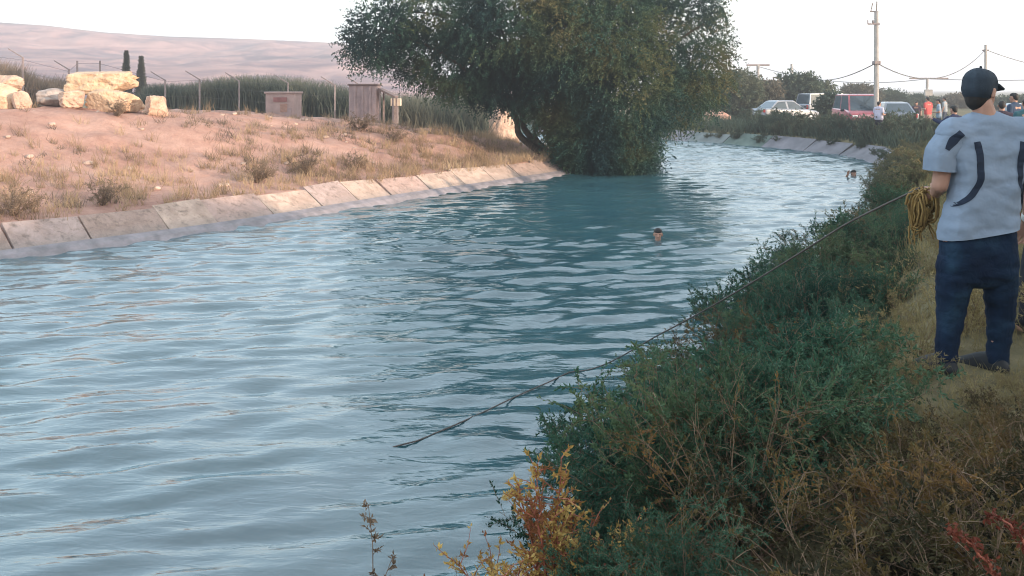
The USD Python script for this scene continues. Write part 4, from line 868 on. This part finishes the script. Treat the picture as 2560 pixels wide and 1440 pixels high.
person('person in teal partly cut off by the right edge behind the man in the cap', ga(2566, 18), -.2, 1.62, (.03, .09, .11), (.02, .03, .05), sleeves=1.2)
person('dark clothed person cut off by the right edge beside the nearest man', ga(2640, 6.0), .2, 1.66, (.012, .013, .02), (.010, .011, .018), ('down', 'down'), sleeves=1.2, stance=.22, refine=.02)

# swimmers
def swimmer(label, loc, rz, arm=False):
    t = thing('person', label, 'person', loc, rz); hg, HP = head_groups((0, 0, .11), (0, 1, 0.08), 1.08); b = list(hg) + [[(np.array([0, -.01, .03]), .06), (np.array([0, -.02, -.09]), .065)], [(np.array([-.16, -.02, -.17]), .075), (np.array([.16, -.02, -.17]), .075), (np.array([0, -.05, -.45]), .13)]]
    for sg in (-1, 1):
        if arm and sg > 0: el, wr = np.array([.36, .10, -.06]), np.array([.36, .26, .12]); hd, pl = (0, .3, 1), (0, 1, 0)
        else: el, wr = np.array([sg * .34, .12, -.22]), np.array([sg * .22, .36, -.22]); hd, pl = (-sg * .3, 1, 0), (0, 0, -1)
        b += chain([(np.array([sg * .19, -.02, -.16]), .06), (el, .045), (wr, .032)]); b += hand_groups(wr, hd, (-sg, 0, .2), pl, 1.0, .4)
    b += chain([(np.array([-.08, -.08, -.5]), .1), (np.array([-.1, -.3, -.7]), .06), (np.array([-.1, -.6, -.8]), .045)]) + chain([(np.array([.08, -.08, -.5]), .1), (np.array([.1, -.25, -.7]), .06), (np.array([.1, -.5, -.85]), .045)])
    obj('body', hullsphere(b, .018, 4, 12), M['skin'], t, smooth=True)
    obj('hair', hullsphere([[(HP(0, -.03, .045), .084 * 1.08), (HP(0, .035, .062), .070 * 1.08), (HP(0, -.06, -.03), .055 * 1.08)]], .02, 3, 12), M['hair'], t, smooth=True)
    for q in (-1, 1): obj('eye', hullsphere([[(HP(q * .032, .088, .012), .011), (HP(q * .034, .088, .012), .011)]], 0, 0, 8), M['eye'], t)
c = at(1645, 600, 17.7); swimmer('swimmer with dark hair, only the head above the water in mid canal', (c[0], c[1], WATER_Z), math.pi * .95)
c = at(2134, 440, 30.6); swimmer('swimmer with dark hair and a raised hand in the water by the right bank', (c[0], c[1], WATER_Z), math.pi * 1.05, True)

# ---- the man in the cap
MY = 5.2; px = MY / F; MX = (2445 - 1280) / F * MY; MG = gz(MX, MY)
man = thing('person', 'man in grey shirt, jeans and dark cap seen from behind holding yellow rope', 'person', (MX, MY, MG))
def m(x, y, d=0.0): return np.array([(x - 1280) / F * (MY + d) - MX, d, CAM_Z - (y - HORIZON) / F * (MY + d) - MG])
hc = m(2450, 232, .02); hf = unit(np.array([.84, .54, -.05])); hg, HP = head_groups(hc, hf, 1.02)
lsh, lel, lwr = m(2372, 335), m(2350, 462, .0), m(2338, 484, .22)
rsh, rel, rwr = m(2572, 335), m(2585, 455, -.02), m(2568, 555, .10)
lhip, lkn, lan = m(2395, 610), m(2384, 770, .03), m(2366, 908, .0)
rhip, rkn, ran = m(2495, 600), m(2496, 770, .05), m(2492, 903, .04)
body = list(hg) + [[(m(2455, 262), .058), (m(2465, 300), .066)], [(m(2420, 345), .08), (m(2525, 345), .08), (m(2436, 500), .085), (m(2480, 500), .085)], [(m(2436, 500), .085), (m(2480, 500), .085), (lhip, .10), (rhip, .10)]]
for hip, kn, an in ((lhip, lkn, lan), (rhip, rkn, ran)): body += chain([(hip, .09), (kn, .06), (an, .042)])
for an, dx in ((lan, -.10), (ran, -.09)): body.append([(an - [0, .03, .03], .038), (an + [dx, .13, -.045], .028)])
for sh, el, wr in ((lsh, lel, lwr), (rsh, rel, rwr)): body += chain([(sh, .056), (el, .047), (wr, .031)])
body += hand_groups(lwr, (-.30, .90, -.1), (.2, .1, 1), (.7, .3, -.2), 1.0, .85); body += hand_groups(rwr, (-.05, .35, -1), (-.6, .7, .2), (-1, -.2, 0), 1.0, .45)
obj('body', hullsphere(body, .014, 5, 18), M['skin'], man, smooth=True)
def jeansmat():
    return usdkit.material(stage, lk('denim'), {'g': ('texture_coordinate', {}), 'n': ('noise_texture', {'scale': 4.5, 'detail': 4.0}), 'r': ('rgb_ramp', {'ramp': [(.36, (.003, .008, .022)), (.55, (.006, .016, .036)), (.74, (.018, .045, .075))]}), 'w': ('noise_texture', {'scale': 320.0, 'detail': 1.0}), 'v': ('noise_texture', {'scale': 14.0, 'detail': 3.0, 'distortion': 1.5}), 'mm': ('mix_float', {'fac': .85}), 'b': ('bump', {'distance': .012, 'strength': .8}), 'p': ('principled_bsdf', {'roughness': .9, 'specular_ior_level': .15})},
        [('g.object', 'n.vector'), ('n.fac', 'r.fac'), ('r.color', 'p.base_color'), ('g.object', 'w.vector'), ('g.object', 'v.vector'), ('w.fac', 'mm.a'), ('v.fac', 'mm.b'), ('mm.result', 'b.height'), ('b.normal', 'p.normal')], surface='p.BSDF')
M['denim'] = jeansmat()
M['grey_shirt'] = paint('grey_shirt', (.20, .245, .315), (.16, .20, .26), 3.0, .9, .012, 9, obj_space=True, spec=.15); M['navy'] = paint('navy_trim', (.012, .02, .04), (.009, .015, .03), 12, .85, obj_space=True); M['cap'] = paint('cap', (.022, .032, .045), (.014, .021, .031), 9, .9, .003, 120, obj_space=True)
def wrinkle(t, amp, sc, seed, stretch=(1, 1, 1)):
    v = np.array(t.vertices); n = np.array(t.vertex_normals); k = fbm(v * np.array(stretch) * sc, 3, seed) - .5; t.vertices = v + n * (k * amp)[:, None]; return t
def ell(cx, cy, hw, dep, d=0):   # a flattened ring of spheres at a level
    r = dep; a, b = m(cx - hw / 1, cy, d), m(cx + hw / 1, cy, d); a[0] += r; b[0] -= r; return [(a, r), (b, r)]
rings = [ell(2465, 318, 70, .085), ell(2472, 345, 102, .105), ell(2471, 395, 98, .122), ell(2463, 460, 85, .118), ell(2453, 530, 91, .122), ell(2446, 588, 98, .125)]
tor = [rings[i] + rings[i + 1] for i in range(len(rings) - 1)] + [rings[0] + [(m(2462, 296), .075)]] + [rings[1] + [(lsh + [.02, 0, .01], .088), (rsh - [.02, 0, -.01], .088)], rings[1] + rings[2] + [(lsh + [.05, 0, -.09], .085), (rsh - [.05, 0, .09], .085)]]
sh_t = hullsphere(tor, .016, 8, 18)
def cut(t, p, n): return trimesh.intersections.slice_mesh_plane(t, n, p)
wrinkle(sh_t, .042, 6.5, 3, (1, 1, 2.0)); sh_t = cut(sh_t, m(2445, 583), unit(np.array([-.17, 0, 1.0])))
shirt = obj('t_shirt', tm(sh_t), M['grey_shirt'], man, smooth=True)
sl = {}
for q, (a_, b_, c_) in {-1: (lsh + [.03, 0, -.01], m(2351, 385), m(2346, 455)), 1: (rsh - [.03, 0, .01], m(2592, 385), m(2596, 455))}.items():
    k_ = wrinkle(hullsphere(chain([(a_, .090), (b_, .088), (c_, .094)]), .014, 4, 18), .018, 8, 5); dn = unit(c_ - b_); sl[q] = cut(k_, b_ + (c_ - b_) * .60, -dn)
    obj('sleeve', tm(sl[q]), M['grey_shirt'], shirt, smooth=True)
shirt_all = trimesh.util.concatenate([sh_t, sl[-1], sl[1]])
def band(path, widths, mat, name):
    """strip of cloth lying on the shirt's back, dropped onto its surface from behind"""
    path = np.array(path, float); from scipy.interpolate import PchipInterpolator
    tt = np.linspace(0, 1, 40); s = np.linspace(0, 1, len(path)); pp = np.stack([PchipInterpolator(s, path[:, k])(tt) for k in (0, 1)], 1); ww = np.interp(tt, np.linspace(0, 1, len(widths)), widths)
    tg = np.gradient(pp, axis=0); tg /= np.linalg.norm(tg, axis=1, keepdims=True); nn = np.stack([-tg[:, 1], tg[:, 0]], 1); cols = np.linspace(-.5, .5, 5); grid = pp[:, None] + nn[:, None] * (cols[None, :, None] * ww[:, None, None])
    org = np.array([m(x, y) for x, y in grid.reshape(-1, 2)]); org[:, 1] = -1.2
    loc, ri, _ = shirt_all.ray.intersects_location(org, np.tile([0, 1.0, 0], (len(org), 1)), multiple_hits=False)
    v = np.full((len(org), 3), np.nan); v[ri] = loc + [0, -.004, 0]; nc = 5; f = []
    for i in range(39):
        for j in range(nc - 1):
            q = [i * nc + j, i * nc + j + 1, (i + 1) * nc + j + 1, (i + 1) * nc + j]
            if not np.isnan(v[q]).any() and np.ptp(v[q][:, 1]) < .06: f += [(q[0], q[1], q[2]), (q[0], q[2], q[3])]
    if not f: return
    f = np.array(f); u_, inv_ = np.unique(f, return_inverse=True); v, f = v[u_], inv_.reshape(-1, 3); k = len(v)
    obj(name, (np.vstack([v, v + [0, .003, 0]]), np.vstack([f, f[:, ::-1] + k])), mat, shirt, smooth=False)
band([(2419, 352), (2424, 395), (2424, 440), (2410, 476), (2385, 500), (2358, 518)], [15, 17, 16, 13, 10, 5], M['navy'], 'stripe')
band([(2533, 352), (2525, 395), (2524, 440), (2532, 470), (2546, 497)], [15, 17, 16, 13, 8], M['navy'], 'stripe')
band([(2386, 330), (2366, 350), (2350, 372)], [16, 22, 10], M['navy'], 'sleeve_panel')
jg = [ell(2446, 572, 90, .105) + ell(2446, 625, 95, .115), ell(2446, 625, 95, .115) + [(m(2396, 672), .112), (m(2494, 672), .112)]]
jg += chain([(m(2393, 655, .0), .112), (m(2384, 715, .01), .100), (m(2379, 775, .03), .081), (m(2369, 850, .02), .066), (m(2364, 904, .0), .060)]) + chain([(m(2497, 655, .0), .108), (m(2500, 715, .02), .096), (m(2502, 775, .05), .081), (m(2498, 850, .05), .068), (m(2493, 899, .04), .062)])
j_t = wrinkle(hullsphere(jg, .014, 4, 20), .022, 11, 6, (1, 1, 2.2)); obj('jeans', tm(j_t), M['denim'], man, smooth=True)
P = HP
obj('hair', hullsphere([[(HP(0, -.03, .03), .080), (HP(.0, -.035, -.045), .062), (HP(0, .0, .03), .080)]], .012, 3, 16), M['hair'], man, smooth=True)
capm = obj('cap', hullsphere([[(HP(0, -.022, .058), .088), (HP(0, .028, .062), .080), (HP(0, -.03, .02), .087), (HP(0, .045, .035), .070)]], .012, 3, 18), M['cap'], man, smooth=True)
obj('brim', hullsphere([[(HP(-.06, .085, .048), .010), (HP(.06, .085, .048), .010), (HP(-.045, .165, .030), .008), (HP(.045, .165, .030), .008), (HP(0, .185, .026), .008), (HP(0, .10, .062), .010)]], .02, 2, 10), M['cap'], capm, smooth=True); obj('button', hullsphere([[(HP(0, 0, .148), .008), (HP(0, .002, .148), .008)]], 0, 0, 8), M['cap'], capm)
for q in (-1, 1): obj('eye', hullsphere([[(HP(q * .032, .085, .012), .011), (HP(q * .034, .085, .012), .011)]], 0, 0, 8), M['eye'], man)
for an, dx in ((lan, -.10), (ran, -.13)):
    obj('shoe', hullsphere([[(an - [0, .055, .03], .045), (an + [dx, .15, -.05], .035), (an + [dx * .5, .07, -.01], .045), (an + [0, 0, .01], .052)]], .015, 3, 14), M['shoe'], man, smooth=True)
wb = rwr + (rel - rwr) * .12; obj('wristband', hullsphere([[(wb, .038), (wb + unit(rel - rwr) * .012, .038)]], .012, 1, 14), M['plate'], man, smooth=True)

# yellow rope bundle in his left hand, and the line into the water
M['yellow_rope'] = paint('yellow_rope', (.27, .17, .055), (.14, .085, .03), 18, .9, .004, 90); M['line_rope'] = paint('line_rope', (.10, .085, .08), (.07, .06, .055), 18, .9)
r = np.random.default_rng(8); HB = m(2308, 486, .30) + np.array([MX, MY, MG]); W = []
for k in range(26):
    a = np.linspace(0, 2 * np.pi * r.uniform(.8, 1.6), 26); R1, R2 = r.uniform(.035, .085), r.uniform(.06, .125); ph = r.uniform(0, 6.28); c = HB + np.array([r.normal(-.005, .022), r.normal(0, .03), -R2 * .8 + r.normal(0, .015)]); tw = r.uniform(0, 3.14)
    p = np.stack([np.cos(a + ph) * R1 * math.cos(tw), np.cos(a + ph) * R1 * math.sin(tw), np.sin(a + ph) * R2], 1) + c + np.cumsum(r.normal(0, .0035, (26, 3)), 0)
    W.append(tube(p, r.uniform(.0045, .0075), 5))
for k in range(9):
    p0 = HB + np.array([r.normal(-.01, .03), r.normal(0, .02), -.10]); tt = np.linspace(0, 1, 9)[:, None]; p = p0 + tt * np.array([r.normal(-.03, .04), r.normal(0, .02), -r.uniform(.12, .26)]) + np.cumsum(r.normal(0, .006, (9, 3)), 0); W.append(tube(p, .005, 4))
t = thing('rope_bundle', 'tangled yellow brown rope bundle in the left hand of the man in the cap', 'rope'); obj('coil', cat(W), M['yellow_rope'], t, smooth=True)
A = m(2300, 470, .30) + np.array([MX, MY, MG]); mid1 = at(2085, 578, 5.9); mid2 = at(1890, 700, 6.9); mid3 = at(1660, 830, 8.2); mid4 = at(1440, 932, 9.4); mid4[2] = WATER_Z + .02
fl = [at(1370, 962, 9.03), at(1300, 992, 8.67), at(1200, 1040, 8.16), at(1105, 1082, 7.76), at(1010, 1116, 7.46)]
for f_ in fl: f_[2] = WATER_Z + .022
from scipy.interpolate import PchipInterpolator
ctrl = np.array([A, mid1, mid2, mid3, mid4, *fl, fl[-1] + [-.3, -.05, -.12]]); s = np.r_[0, np.cumsum(np.linalg.norm(np.diff(ctrl, axis=0), axis=1))]; ss = np.linspace(0, s[-1], 70); p = np.stack([PchipInterpolator(s, ctrl[:, k])(ss) for k in range(3)], 1)
tag(obj('rope_line', tube(p, .007, 5), M['line_rope'], smooth=True), 'long thin rope stretched from the man over the green shrubs down into the water', 'rope')

# ------------------------------------------------------------------ air
HAZE = 0.0012
if HAZE > 0:
    hb = box(-3000, 3000, -800, 4000, -30, 130)
    hm = usdkit.material(stage, lk('haze'), {'v': ('principled_volume', {'color': (.93, .92, .97), 'density': HAZE, 'anisotropy': .2})}, [], volume='v.volume')
    tag(obj('haze', hb, hm), 'thin pale evening haze over the whole valley', 'haze', kind='stuff')
